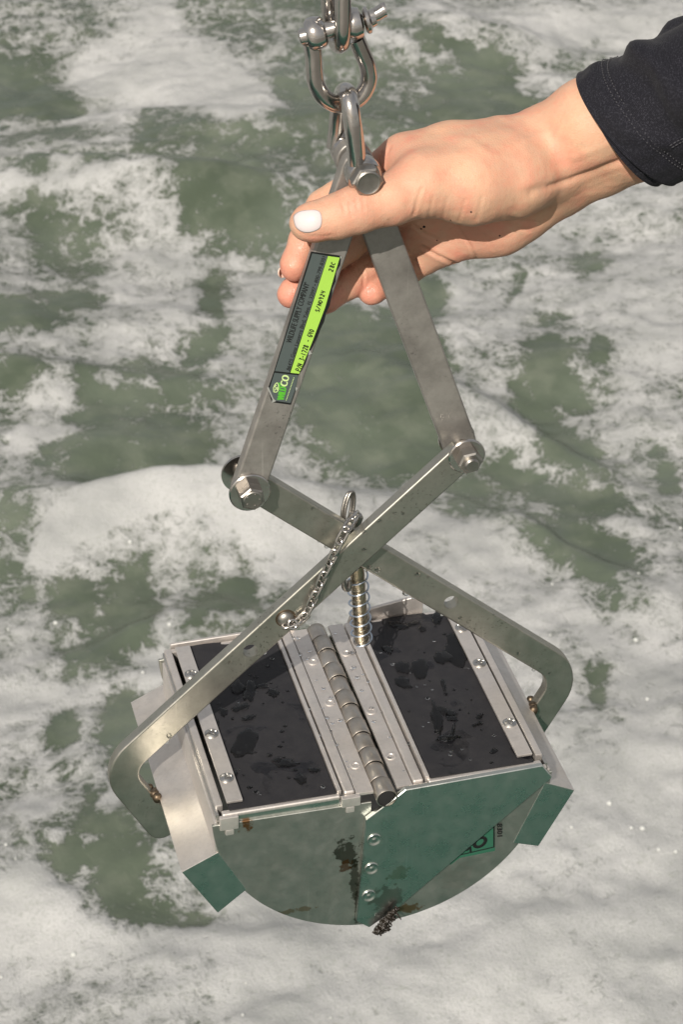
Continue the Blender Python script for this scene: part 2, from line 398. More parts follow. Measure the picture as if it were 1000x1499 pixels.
big = cells(26, vw, 'F1'); mid = cells(60, vw, 'F1'); sml = cells(150, vw); tiny = cells(300, v)
def term(x, c, k): return n.math('MULTIPLY', n.math('SUBTRACT', x, c), k)
d = fa
for x, c, k in ((n1, .5, .55), (n2, .5, .55), (n3, .5, .48), (big, .40, .34), (mid, .40, .38), (sml, .45, .28), (tiny, .45, .16)): d = n.math('ADD', d, term(x, c, k))
cov = n.math('ADD', n.math('MULTIPLY', n.mapr(d, .38, .57, 0, 1, True), .60), n.math('MULTIPLY', n.mapr(d, .50, .86, 0, 1, True), .40))
# single bubbles and specks adrift on the open water
spk = n.math('MULTIPLY', n.mapr(cells(75, vw), .10, .22, 1, 0, True), n.mapr(n.noise(v, 9, 3, .6), .50, .62, 0, .75, True))
cov = n.math('MAXIMUM', cov, n.math('MULTIPLY', spk, n.mapr(fa, .1, .3, .25, 1)))
wcol = n.mix(n.mapr(n.noise(v, 3.6, 4, .55), .35, .65, 0, 1), (.062, .079, .054), (.112, .134, .102))
wcol = n.mix(n.mapr(n.noise(vw, 16, 4, .6), .45, .75, 0, .55), wcol, (.165, .180, .140))
fcol = n.mix(n.mapr(n.noise(v, 6, 4, .6), .35, .65, 0, 1), (.34, .345, .34), (.47, .47, .465))
fcol = n.mix(n.mapr(n3, .36, .48, .5, 0), fcol, (.30, .315, .29))
fcol = n.mix(n.math('MULTIPLY', n.mapr(tiny, .10, .30, .5, 0), n.mapr(n2, .4, .6, 0, 1)), fcol, (.50, .495, .485))
fcol = n.mix(n.mapr(sml, .12, .34, .50, 0), fcol, (.29, .305, .28))
fcol = n.mix(n.math('MULTIPLY', n.mapr(mid, .08, .26, .45, 0), n.mapr(n1, .42, .58, 0, 1)), fcol, (.24, .26, .22))
n.link(n.mix(cov, wcol, fcol), n.b.inputs['Base Color'])
n.link(n.mapr(cov, 0, .5, .08, .6), n.b.inputs['Roughness'])
hb = n.math('ADD', n.math('MULTIPLY', cov, .9), n.math('MULTIPLY', n3, n.math('MULTIPLY', cov, .7)))
hb = n.math('ADD', hb, n.math('MULTIPLY', n1, .8))
n.link(n.bump(hb, .6, .007), n.b.inputs['Normal'])
water = finish('water', wm, M_sea, None, None); tag(water, kind='structure')

# the hull the photographer leans out from: seen only mirrored in the steel
bm = bmesh.new()
prof = [(-.80, -2.3), (-.72, -.52), (-.70, -.38), (-.73, -.36), (-.745, -.36)]
t = [[bm.verts.new((x, y, z)) for y, z in prof] for x in (-4.5, -2, 0, 2, 4.5)]
for A, B in zip(t, t[1:]):
    for k in range(len(prof)-1): bm.faces.new((A[k], A[k+1], B[k+1], B[k]))
M_hull = material('green_hull_paint', (.19, .45, .345), .35)
M_deck = material('deck_grey', (.15, .145, .13), .7)
hull = thing('boat_hull', 'green painted boat side mirrored in the steel jaws', 'boat', (0, 0, 0))
obj('hull_side', bm, M_hull, hull, 30)
bm = bmesh.new(); box(bm, -4.5, 4.5, -3.4, -.745, -.44, -.36, .004); obj('deck', bm, M_deck, hull, 30)

# glassy bubbles riding on the nearer foam
bm = bmesh.new(); tries = 0; made = 0
while made < 80 and tries < 6000:
    tries += 1; i = random.randrange(0, ny); k = random.randrange(0, nx)
    if not ok[i, k] or V[i, k] < 740 or foam[i, k] < .30 or random.random() > .35+foam[i, k]: continue
    r = random.choice((.002, .0025, .003, .0035, .005)); made += 1
    bmesh.ops.create_icosphere(bm, subdivisions=2, radius=r, matrix=Matrix.Translation((XW[i, k]+random.uniform(-.004, .004), YW[i, k], Zw[i, k]-r*.1+.002)) @ Matrix.Diagonal((1, 1, .8, 1)))
M_bub = material('bubble_film', (.55, .56, .54), .04, 0, IOR=1.33)
tag(obj('foam_bubbles', bm, M_bub, None, None), kind='stuff')
# ------------------------------------------------------------------ the grab sampler
grab = thing('grab_sampler', 'steel hinged-jaw bottom grab with crossed lever arms hanging over foamy sea', 'grab sampler', (0, 0, -.05))
F1 = (-.0090, -.0018); F2 = (.0012, .0084)             # the two layers of bars: front, back

def bar(name, pts, half, fillet, layer, mat, holes=(), bev=.0013, round_end=(True, True)):
    bm = bmesh.new(); prism(bm, strip(mm(pts), half, fillet, 10, round_end), layer[0], layer[1], bev, 3)
    o = obj(name, bm, mat, grab, 40)
    return o
upA = bar('upper_bar', [(-2, 341), (-59.2, 161)], .0088, .01, F1, M_bar)
upB = bar('upper_bar', [(-2, 341), (60, 166)], .0092, .01, F2, M_bar)
levA = bar('lever_arm', [(60, 166), (-137.4, -14.6), (-112.5, -60)], .0086, .0195, F1, M_lever, round_end=(False, True))
levB = bar('lever_arm', [(-59, 161), (133.4, -2.6), (107.5, -50)], .0086, .0215, F2, M_lever, round_end=(False, True))
upA['label'] = 'left upper bar carrying the printed label'; upB['label'] = 'right upper bar without a label'
levA['label'] = 'front lever arm ending at the left jaw'; levB['label'] = 'rear lever arm ending at the right jaw'
# holes through the levers
def drill(o, spots, r, layer):
    cut = bmesh.new()
    for x, z in spots: lathe(cut, [(0, -.02), (r, -.02), (r, .02), (0, .02)], 24, axis_matrix((x/1000, (layer[0]+layer[1])/2, z/1000-BASE['grab_sampler'].z), (0, 1, 0)))
    bmesh.ops.recalc_face_normals(cut, faces=cut.faces)
    cm = bpy.data.meshes.new('c'); cut.to_mesh(cm); co = bpy.data.objects.new('c', cm); COL.objects.link(co)
    o_par = o.parent; co.parent = o_par
    md = o.modifiers.new('b', 'BOOLEAN'); md.object = co; md.operation = 'DIFFERENCE'; md.solver = 'EXACT'
    bpy.context.view_layer.update()
    dg = bpy.context.evaluated_depsgraph_get(); me = bpy.data.meshes.new_from_object(o.evaluated_get(dg))
    o.modifiers.clear(); o.data = me; flatten(o); me.polygons.foreach_set('use_smooth', [True]*len(me.polygons)); me.set_sharp_from_angle(angle=math.radians(40))
    bpy.data.objects.remove(co)
bpy.context.view_layer.update()
drill(levA, [(-59.5, 56.6)], .0043, F1); drill(levB, [(58.6, 62.2)], .0043, F2)

# bolts at the three pivots
def hexhead(bm, r, h, mat, cham=.0012):
    lathe(bm, [(0, 0), (r, 0), (r, h-cham), (r-cham*1.3, h), (0, h)], 6, mat)
def pivot(px, pz, yf, yb, front='head', wr=.0112, hr=.0070):
    m = axis_matrix((px/1000, yf, pz/1000), (0, -1, 0)); mb = axis_matrix((px/1000, yb, pz/1000), (0, 1, 0))
    bm = bmesh.new(); lathe(bm, [(0, -.002), (.0040, -.002), (.0040, yb-yf+.001), (0, yb-yf+.001)], 20, axis_matrix((px/1000, yf, pz/1000), (0, 1, 0)))
    o = obj('pivot_bolt', bm, M_bolt, grab)
    b = bmesh.new(); lathe(b, [(.004, 0), (wr, 0), (wr, .0012), (wr-.0006, .0017), (.004, .0017)], 36, m); obj('washer', b, M_bright, o)
    b = bmesh.new(); lathe(b, [(.004, 0), (wr, 0), (wr, .0016), (.004, .0016)], 36, mb); obj('washer', b, M_bright, o)
    rot = Matrix.Rotation(random.uniform(0, 1), 4, 'Z')
    b = bmesh.new()
    if front == 'head':
        hexhead(b, hr, .0066, m @ Matrix.Translation((0, 0, .0017)) @ rot, .0007)
        lathe(b, [(.0052, 0), (.0052, .0002), (.0046, .0006), (0, .0003)], 24, m @ Matrix.Translation((0, 0, .0083)))
        for k in range(5): lathe(b, [(0, 0), (.0007, 0), (.0004, .0005), (0, .0005)], 8, m @ Matrix.Translation((.0036*math.cos(k*1.25), .0036*math.sin(k*1.25), .0087)))
        obj('bolt_head', b, M_bolt, o)
        b = bmesh.new(); hexhead(b, hr, .0060, mb @ Matrix.Translation((0, 0, .0016)) @ rot); obj('nut', b, M_bolt, o)
    else:
        hexhead(b, hr, .0072, m @ Matrix.Translation((0, 0, .0017)) @ rot, .0008); obj('nut', b, M_bolt, o)
        b = bmesh.new(); lathe(b, [(0, 0), (.0042, 0), (.0042, .0022), (.0034, .0032), (0, .0032)], 24, m @ Matrix.Translation((0, 0, .0085))); obj('bolt_end', b, M_bolt, o)
        b = bmesh.new(); hexhead(b, hr, .0055, mb @ Matrix.Translation((0, 0, .0016)) @ rot); obj('bolt_head', b, M_bolt, o)
    return o
pivot(-59, 161, F1[0], F2[1], 'head')
pivot(60, 166, F1[0], F2[1], 'nut', .0102, .0068)

# ---- jaws
BS = [(tuple(at(258, 1050, -.03)), (.006, .02, .006), (.30, .17, .06), .6), (tuple(at(270, 1140, -.03)), (.0025, .05, .006), (.34, .20, .08), .6), (tuple(at(268, 1205, -.036)), (.0012, .004, .006), (.30, .13, .03), .9), (tuple(at(236, 1140, -.03)), (.008, .012, .008), (.36, .30, .24), .6)]
M_block = steel('weight_steel', (.76, .715, .67), .50, .62, (.62, .57, .51), .6, None, rust=.25, stains=BS, scratch=.3)
SS = [(tuple(at(566, 1315, -.080)), (.009, .01, .011), (.30, .27, .24), .75), (tuple(at(585, 1278, -.080)), (.006, .01, .006), (.30, .33, .22), .55), (tuple(at(528, 1262, -.080)), (.003, .01, .012), (.40, .38, .33), .5)]
M_sidep = steel('side_plate_steel', (.64, .66, .62), .24, .36, (.54, .55, .52), .3, None, rust=.05, spots=.10, fine_amt=.08, stains=SS, scratch=.35)
PS = [(tuple(at(523, 1325, -.0768)), (.0018, .01, .016), (.03, .028, .015), .7), (tuple(at(509, 1250, -.0768)), (.0065, .01, .0105), (.030, .032, .016), .8), (tuple(at(519, 1290, -.0768)), (.0028, .01, .016), (.035, .032, .016), .75), (tuple(at(361, 1208, -.0768)), (.0045, .01, .0055), (.20, .085, .02), .9), (tuple(at(505, 1268, -.0768)), (.0035, .01, .005), (.12, .05, .015), .8),
      (tuple(at(668, 1285, -.0768)), (.012, .01, .010), (.40, .385, .35), .6), (tuple(at(596, 1330, -.0768)), (.010, .01, .003), (.20, .11, .03), .8), (tuple(at(420, 1335, -.0768)), (.014, .01, .002), (.20, .13, .05), .6)]
M_panel = steel('panel_steel', (.45, .455, .42), .42, .54, (.33, .345, .30), .5, None, rust=.08, spots=.12, fine_amt=.15, metal=1.0, stains=PS, scratch=.35)
def arc(r, a0, a1, n):
    return [(r*math.cos(math.radians(a)), r*math.sin(math.radians(a))) for a in np.linspace(a0, a1, n)]
def pan_head(r=.0040, h=.0019, cross=True, nr=9, na=32):          # a real cross cut into a domed head
    bm = bmesh.new(); rings = []
    for i in range(nr+1):
        rr = r*i/nr; ring = []
        for k in range(na if i else 1):
            a = 2*math.pi*k/na; x, y = rr*math.cos(a), rr*math.sin(a); z = h*(1-(i/nr)**2.6*.75)
            if cross and rr < r*.62 and min(abs(x), abs(y)) < r*.17: z -= h*.55
            ring.append(bm.verts.new((x, y, z)))
        rings.append(ring)
    rings.append([bm.verts.new((r*math.cos(2*math.pi*k/na), r*math.sin(2*math.pi*k/na), -.0004)) for k in range(na)])
    for A, B in zip(rings, rings[1:]):
        for k in range(na):
            if len(A) == 1: bm.faces.new((A[0], B[k], B[(k+1) % na]))
            else: bm.faces.new((A[k], B[k], B[(k+1) % na], A[(k+1) % na]))
    me = bpy.data.meshes.new('screw'); bmesh.ops.recalc_face_normals(bm, faces=bm.faces); bm.to_mesh(me); bm.free()
    me.materials.append(M_shiny); me.polygons.foreach_set('use_smooth', [True]*len(me.polygons)); me.set_sharp_from_angle(angle=math.radians(40)); return me
SCREW = pan_head()
bm = bmesh.new(); lathe(bm, [(.0033, -.0002), (.0033, .0002), (.0029, .0005), (.0020, .0005), (.0015, .0002), (.0012, -.0016), (0, -.0016)], 24)
RIVET = bpy.data.meshes.new('rivet'); bmesh.ops.recalc_face_normals(bm, faces=bm.faces); bm.to_mesh(RIVET); bm.free(); RIVET.materials.append(M_top)
RIVET.polygons.foreach_set('use_smooth', [True]*len(RIVET.polygons)); RIVET.set_sharp_from_angle(angle=math.radians(50))
bm = bmesh.new(); lathe(bm, [(.0041, -.0002), (.0041, .0004), (.0038, .0007), (.0032, .0006), (.0027, .0003), (.0012, .0002), (.0009, .0005), (0, .0005)], 28)
PSCREW = bpy.data.meshes.new('side_screw'); bmesh.ops.recalc_face_normals(bm, faces=bm.faces); bm.to_mesh(PSCREW); bm.free(); PSCREW.materials.append(M_sidep)
PSCREW.polygons.foreach_set('use_smooth', [True]*len(PSCREW.polygons)); PSCREW.set_sharp_from_angle(angle=math.radians(50))

flap_of = {}
def jaw(s):
    A = (lambda L: [(s*u, z) for u, z in L])
    R, Ri = .0940, .0922
    bm = bmesh.new(); prism(bm, A(arc(R, 0, -88.5, 40)+arc(Ri, -88.5, 0, 40)), -.0747, .0747)
    j = obj('jaw', bm, M_plate, grab, 50); j['label'] = 'left jaw with its front side bare' if s < 0 else 'right jaw with a green side plate over the joint'
    for y0, y1 in ((-.0768, -.0749), (.0749, .0768)):
        bm = bmesh.new(); prism(bm, A([(.0965*math.cos(math.radians(a)), .0965*math.sin(math.radians(a))) for a in np.linspace(-3, -86, 48)]+[(.0075, -.094), (.0075, -.006), (.0905, -.005)]), y0, y1, .0003, 1)
        obj('side_panel', bm, M_panel, j, 30)
    # top frame
    def b(name, u0, u1, y0, y1, z0, z1, bev=.0005, mat=M_top, seg=2):
        bm = bmesh.new(); box(bm, min(s*u0, s*u1), max(s*u0, s*u1), y0, y1, z0, z1, bev, seg); return obj(name, bm, mat, j, 40)
    b('outer_rail', .0887, .0930, -.0690, .0755, -.006, .0020, .0008)
    b('edge_strip', .0934, .0952, -.0765, .0700, -.024, -.0030, .0006)
    b('front_rail', .0250, .0905, -.0762, -.0722, -.0016, .0012, .0010, M_top, 3)
    b('rail_face', .0252, .0815, -.0754, -.0740, -.0068, -.0016, .0002, M_sidep)
    b('back_rail', .0200, .0905, .0722, .0758, -.0060, .0016, .0010)
    b('corner_tab', .0820, .0925, -.0784, -.0754, -.0085, .0004, .0007)
    b('tab_lug', .0845, .0895, -.0782, -.0760, -.0125, -.0082, .0008)
    b('corner_tab', .0140, .0248, -.0782, -.0748, -.0062, .0004, .0007)
    b('tab_lug', .0172, .0222, -.0780, -.0762, -.0105, -.0060, .0008)
    b('inner_flange', .0238, .0262, -.0735, .0765, -.0020, .0030, .0006)
    b('channel_rail', .0165, .0226, -.0745, .0765, -.0030, .0021, .0012, M_top, 3)
    b('hinge_leaf', .0060 if s < 0 else .0070, .0160, -.0755, .0775, -.0014, .0006, .0003)
    # rubber flap, a little wavy, and the strip that clamps it
    bm = bmesh.new(); nu, ny_ = 16, 28; g = []
    for lay in (0, 1):
        g.append([[bm.verts.new((s*(.0268+(.0862-.0268)*i/nu), -.0738+(.1488)*k/ny_, (.0006+.0012*lay)+.0005*math.sin(i*.7+k*.33)*math.sin(k*.21+s))) for k in range(ny_+1)] for i in range(nu+1)])
    for lay in (0, 1):
        for i in range(nu):
            for k in range(ny_): bm.faces.new((g[lay][i][k], g[lay][i+1][k], g[lay][i+1][k+1], g[lay][i][k+1]))
    for i in range(nu):
        for k in (0, ny_): bm.faces.new((g[0][i][k], g[0][i+1][k], g[1][i+1][k], g[1][i][k]))
    for k in range(ny_):
        for i in (0, nu): bm.faces.new((g[0][i][k], g[0][i][k+1], g[1][i][k+1], g[1][i][k]))
    flap = obj('rubber_flap', bm, M_rubber, j, 40); flap_of[s] = flap
    b('clamp_strip', .0778, .0868, -.0695, .0735, .0024, .0041, .0004)
    ys = [atz(*p, .0041)[1] for p in ((267, 989), (297, 1076), (318, 1141))] if s < 0 else [atz(*p, .0041)[1] for p in ((722, 968), (767, 1055))]+[.052]
    for y in ys: place('screw', SCREW, j, (s*.0826, y, .0041), (0, 0, 1), random.uniform(0, 1.5))
    ys = [atz(*p, .0006)[1] for p in (((455, 969), (479, 1029), (515, 1121)) if s < 0 else ((512, 955), (549, 1040), (577, 1106)))]
    for y in ys: place('rivet', RIVET, j, (s*(.0103 if s < 0 else .0108), y, .0006))
    # the weight bar on the jaw's flank
    pr = [(-.114, -.034), (-.0935, -.0240), (-.0780, -.0545), (-.0945, -.0682)] if s < 0 else [(.0965, -.0155), (.1106, -.0212), (.0915, -.0587), (.0795, -.0541)]
    if s > 0: pr = [(.0925, -.012), (.1106, -.0212), (.0915, -.0587), (.0760, -.0530)]
    bm = bmesh.new(); prism(bm, pr, -.0770, .0765, .0005, 2); wb = obj('weight_bar', bm, M_block, j, 30); wb.data.materials.append(M_sidep)
    for f in wb.data.polygons:
        if abs(f.normal.y) > .9: f.material_index = 1                 # the sawn ends are shinier than the flats
    # weld that joins the arm to the weight
    bm = bmesh.new()
    cx, cz = (-.1150, -.0345) if s < 0 else (.1112, -.0220)
    for k in range(4): lathe(bm, [(0, -.003), (.0020, -.0022), (.0028, 0), (.0022, .0022), (0, .003)], 14, Matrix.Translation((cx+s*.0008*k*(1 if k % 2 else -.3), (-.0125 if s < 0 else -.002)+.0040*k, cz-.0012*k+.0012*(k % 2))) @ Matrix.Rotation(k, 4, 'X'))
    obj('weld_bead', bm, M_weld, j, 60)
    return j
jl = jaw(-1); jr = jaw(1)

# the side plate that overlaps the joint, three screws in it
yp = -.0802
pp = [(536, 1201), (594, 1156.5), (795, 1121), (809.5, 1138), (583, 1329), (541, 1358), (522, 1349)]
def pxz(L, y): return [(float(at(*p, y)[0]), float(at(*p, y)[2])) for p in L]
bm = bmesh.new(); prism(bm, pxz(pp, yp), yp, -.0770, .0004, 1)
sp = obj('side_plate', bm, M_sidep, jr, 30)
for p in ((548, 1229), (544, 1271), (540, 1311)): place('side_screw', PSCREW, sp, at(*p, yp), (0, -1, 0))
# its twin on the far side, standing proud of the left and right back rails
bm = bmesh.new(); prism(bm, [(-.090, -.012), (-.0885, .0035), (-.016, .0045), (-.010, -.004), (-.004, -.09), (-.012, -.09)], .0770, .0792, .0004, 1); obj('side_plate', bm, M_top, jl, 30)
bm = bmesh.new(); prism(bm, [(.066, -.012), (.066, .0135), (.0215, .0068), (.018, -.004)], .0770, .0795, .0004, 1); obj('back_flange', bm, M_top, jr, 30)

# hinge: pin and twelve knuckles
bm = bmesh.new(); lathe(bm, [(0, 0), (.0052, .0008), (.0052, .1590), (0, .1597)], 24, axis_matrix((-.0004, -.0808, -.0022), (0, 1, 0)))
hinge = obj('hinge', bm, M_dark, grab)
cuts = np.linspace(-.0812, .0785, 13)
bm = bmesh.new(); L = cuts[1]-cuts[0]-.0010
lathe(bm, [(.0053, 0), (.0057, .0), (.0058, .0001), (.0058, L-.0001), (.0057, L), (.0053, L)], 28)
KN = bpy.data.meshes.new('knuckle'); bmesh.ops.recalc_face_normals(bm, faces=bm.faces); bm.to_mesh(KN); bm.free(); KN.materials.append(M_knuckle if 'M_knuckle' in globals() else steel('knuckle_steel', (.56, .52, .47), .34, .5, (.30, .25, .19), .8, None, rust=.35))
KN.polygons.foreach_set('use_smooth', [True]*len(KN.polygons)); KN.set_sharp_from_angle(angle=math.radians(50))
for i in range(12): place('knuckle', KN, hinge, (-.0004+.0002*(-1)**i, cuts[i], -.0018+.00025*(-1)**i), (0, 1, 0), random.uniform(0, 6))

# ---- print: the label on the left upper bar and a scrap of one on the right jaw
yl = F1[0]-.0003
def sheet(name, L, y, mat, parent, th=.00025):
    bm = bmesh.new(); P = [at(*p, y) for p in L]
    a = [bm.verts.new(p) for p in P]; b_ = [bm.verts.new(p+np.array([0, th, 0])) for p in P]
    bm.faces.new(a); bm.faces.new(b_[::-1]); n_ = len(a)
    for i in range(n_): bm.faces.new((a[i], a[(i+1) % n_], b_[(i+1) % n_], b_[i]))
    return obj(name, bm, mat, parent, 30)
def c4(x, y): return (380+x/6.243, 360+y/6.243)
jag = []
for t in np.linspace(0, 1, 16):
    x = 745+(605-745)*min(t/.5, 1)+((340-605)*(t-.5)/.5 if t > .5 else 0); y = 95+1120*t
    jag.append((x+random.uniform(-7, 11), y+random.uniform(-10, 10)))
label = sheet('label_sticker', [c4(470, 52), c4(745, 92)]+[c4(*p) for p in jag[1:]]+[c4(330, 1320), c4(285, 1452), c4(110, 1428), c4(76, 1302), c4(130, 1150)], yl, M_border, grab)
label['label'] = 'slate and lime printed label with torn edges and handwriting'
y2 = yl-.00012
sheet('slate_field', [c4(482, 68), c4(622, 92), c4(272, 1158), c4(140, 1143)], y2, M_slate, label, .0001)
sheet('lime_field', [c4(626, 93), c4(733, 108), c4(690, 250), c4(600, 560), c4(480, 880), c4(362, 1168), c4(282, 1159)], y2, M_lime, label, .0001)
sheet('logo_field', [c4(136, 1160), c4(352, 1182), c4(330, 1300), c4(283, 1436), c4(122, 1412), c4(92, 1300)], y2, M_slate, label, .0001)
for L in ([c4(70, 1300), c4(82, 1290), c4(125, 1395), c4(150, 1418), c4(110, 1436), c4(118, 1405)], [c4(735, 92), c4(752, 100), c4(742, 122)], [c4(330, 1290), c4(352, 1300), c4(330, 1330)], [c4(455, 950), c4(480, 985), c4(445, 1000)]):
    sheet('torn_edge', L, y2-.0001, M_paper, label, .0002)
y3 = y2-.00008
def textmesh(body, space=1.0):
    cu = bpy.data.curves.new('t', 'FONT'); cu.body = body; cu.space_character = space; cu.resolution_u = 3
    o = bpy.data.objects.new('t', cu); COL.objects.link(o); bpy.context.view_layer.update()
    me = bpy.data.meshes.new_from_object(o.evaluated_get(bpy.context.evaluated_depsgraph_get()))
    bpy.data.objects.remove(o); bpy.data.curves.remove(cu)
    v = np.empty(len(me.vertices)*3, np.float32); me.vertices.foreach_get('co', v); v = v.reshape(-1, 3); return me, v
def lettering(name, body, p0, p1, cap, y, mat, parent, bold=0.0, up=None, space=1.0):
    """lay the words from pixel p0 to p1 along their baseline on the plane y; cap = cap height in pixels"""
    me, v = textmesh(body, space); A = at(*p0, y); B = at(*p1, y); e = B-A; Lw = np.linalg.norm(e)
    if up is None: q = np.array([-(p0[1]-p1[1]), -(p1[0]-p0[0])], float)
    else: q = np.array(up, float)
    q = q/np.linalg.norm(q)*cap; uq = at(p0[0]+q[0], p0[1]+q[1], y)-A
    w0 = v[:, 0].min(); w1 = v[:, 0].max(); caph = .70
    out = A+np.outer((v[:, 0]-w0)/(w1-w0), e)+np.outer(v[:, 1]/caph, uq)
    bm = bmesh.new(); bm.from_mesh(me)
    for vert, c in zip(bm.verts, out): vert.co = c
    if bold > 0:
        g = bmesh.new(); base = out; n0 = len(out)
    for f in bm.faces:
        f.normal_update()
        if f.normal.y > 0: f.normal_flip()
    r = bmesh.new(); r.from_mesh(me)
    m2 = bpy.data.meshes.new(name); bm.to_mesh(m2); bm.free(); r.free()
    if bold > 0:                                                  # thicken by a second, shifted copy just behind
        b2 = bmesh.new(); b2.from_mesh(m2); ed = e/Lw*bold
        for k in (1, 2):
            t = m2.copy(); t.transform(Matrix.Translation(Vector(ed*k*.5)+Vector((0, .00001*k, 0)))); b2.from_mesh(t); bpy.data.meshes.remove(t)
        b2.to_mesh(m2); b2.free()
    o = finish(name, m2, mat, parent, None); tag(o, kind='stuff'); return o
lettering('lettering', 'WILDLIFE SUPPLY COMPANY', c4(290, 893), c4(455, 350), 8.4, y3, M_ink, label, .00018)
lettering('lettering', '\u00ae', c4(426, 345), c4(430, 330), 2.6, y3, M_ink, label)
lettering('lettering', '86475 Gene Lasserre Blvd, Yulee, FL 32097 \u2022 800-799-8301', c4(275, 1142), c4(605, 103), 5.4, y3, M_ink, label, .00012)
lettering('lettering', 'WILD', c4(222, 1418), c4(245, 1300), 10.5, y3, M_logo, label, .0006)
lettering('lettering', 'CO', c4(247, 1292), c4(272, 1196), 10.5, y3, M_pale, label, .0005)
def strokes(name, L, r, y, mat, parent, sides=6):                # pen strokes through pixels
    bm = bmesh.new()
    for P in L:
        pts = [Vector(at(*p, y)) for p in P]
        tube(bm, smoothpath(pts, 4) if len(pts) > 2 else pts, r, sides)
    for v_ in bm.verts: v_.co.y = y+(v_.co.y-y)*.25
    o = obj(name, bm, mat, parent, 60); tag(o, kind='stuff'); return o
# handwriting, glyph strokes in a unit box written along a slanted baseline
GL = {'P': [[(.1, 0), (.15, 1), (.6, .95), (.62, .6), (.15, .5)]], '/': [[(0, -.1), (.6, 1.05)]], 'N': [[(.05, 0), (.1, 1)], [(.1, 1), (.6, .05)], [(.6, .05), (.65, 1)]],
 '3': [[(.1, .95), (.55, .9), (.3, .55), (.6, .3), (.3, 0), (.05, .1)]], '-': [[(.1, .45), (.6, .5)]], '1': [[(.3, 0), (.32, 1)]], '7': [[(.05, .95), (.6, .97), (.3, 0)]],
 '2': [[(.08, .8), (.35, 1), (.55, .75), (.05, .02)], [(.05, .02), (.62, .05)]], '8': [[(.5, .85), (.25, 1), (.15, .75), (.5, .4), (.45, .05), (.15, .1), (.2, .4), (.5, .75), (.5, .85)]],
 'G': [[(.6, .85), (.3, 1), (.05, .5), (.3, 0), (.6, .15), (.6, .45), (.35, .45)]], '4': [[(.15, 1), (.1, .5), (.6, .5)], [(.55, 1), (.5, 0)]], '0': [[(.3, 1), (.05, .5), (.3, 0), (.6, .5), (.3, 1)]],
 'S': [[(.55, .9), (.2, .95), (.15, .6), (.5, .4), (.45, .05), (.05, .1)]], '9': [[(.5, .8), (.25, 1), (.1, .7), (.4, .55), (.52, .85), (.45, 0)]], 'C': [[(.6, .9), (.2, .85), (.1, .2), (.55, .1)]], ' ': []}
def hand_write(text, p0, p1, cap):
    p0 = np.array(p0, float); p1 = np.array(p1, float); e = (p1-p0)/len(text); q = np.array([e[1], -e[0]]); q = q/np.linalg.norm(q)*cap; L = []
    for k, ch in enumerate(text):
        j = np.array([random.uniform(-.3, .3), random.uniform(-.3, .3)])
        for st in GL[ch]: L.append([tuple(p0+e*(k+a*1.15)+q*b_+j) for a, b_ in st])
    strokes('handwriting', L, .00026, y3, M_ink, label)
hand_write('P/N 3-1728 - G40', c4(370, 1150), c4(500, 765), 7.2)
hand_write('S/N0924', c4(543, 608), c4(606, 412), 6.2)
hand_write('28C', c4(667, 238), c4(697, 148), 6.4)
strokes('logo_emblem', [[c4(130, 1335), c4(128, 1295), c4(145, 1262), c4(160, 1250)], [c4(160, 1250), c4(172, 1275), c4(170, 1315), c4(155, 1335), c4(130, 1335)], [c4(140, 1320), c4(150, 1300), c4(142, 1285), c4(155, 1270)], [c4(160, 1318), c4(162, 1290)]], .00022, y3, M_pale, label)
strokes('logo_emblem', [[c4(176, 1250), c4(184, 1270), c4(178, 1290)]], .0004, y3, M_logo, label)
strokes('logo_emblem', [[c4(243+i*4.6, 1412-i*13.5), c4(245+i*4.6, 1405-i*13.5)] for i in range(16)], .00022, y3, M_pale, label)
# scrap of label half under the side plate
ys = -.0771
def c7(x, y): return (660+x/10, 1180+y/10)
scrap = sheet('label_scrap', [c7(648, 250), c7(648, 655), c7(130, 760), c7(0, 860), c7(-60, 800), c7(300, 420)], ys, M_teal, jr, .0002)
lettering('lettering', '8301', c7(682, 262), c7(685, 445), 8.0, ys-.0002, M_ink, scrap, .0003, up=(1, -.1))
bm = bmesh.new(); P = [Vector(at(*c7(430+82*math.cos(a)+22*math.cos(a)*0, 530+62*math.sin(a)-30*math.cos(a)), ys-.0002)) for a in np.linspace(0, 2*math.pi, 28, endpoint=False)]
tube(bm, P, .00105, 8, True)
for v_ in bm.verts: v_.co.y = ys-.0002+(v_.co.y-ys)*.12
tag(obj('lettering', bm, M_ink, scrap), kind='stuff')
strokes('label_line', [[c7(636, 300), c7(636, 600)], [c7(636, 600), c7(140, 715)]], .0004, ys-.0002, M_ink, scrap)
strokes('lettering', [[c7(300, 600), c7(230, 655)], [c7(290, 620), c7(295, 680)]], .0006, ys-.0002, M_ink, scrap)

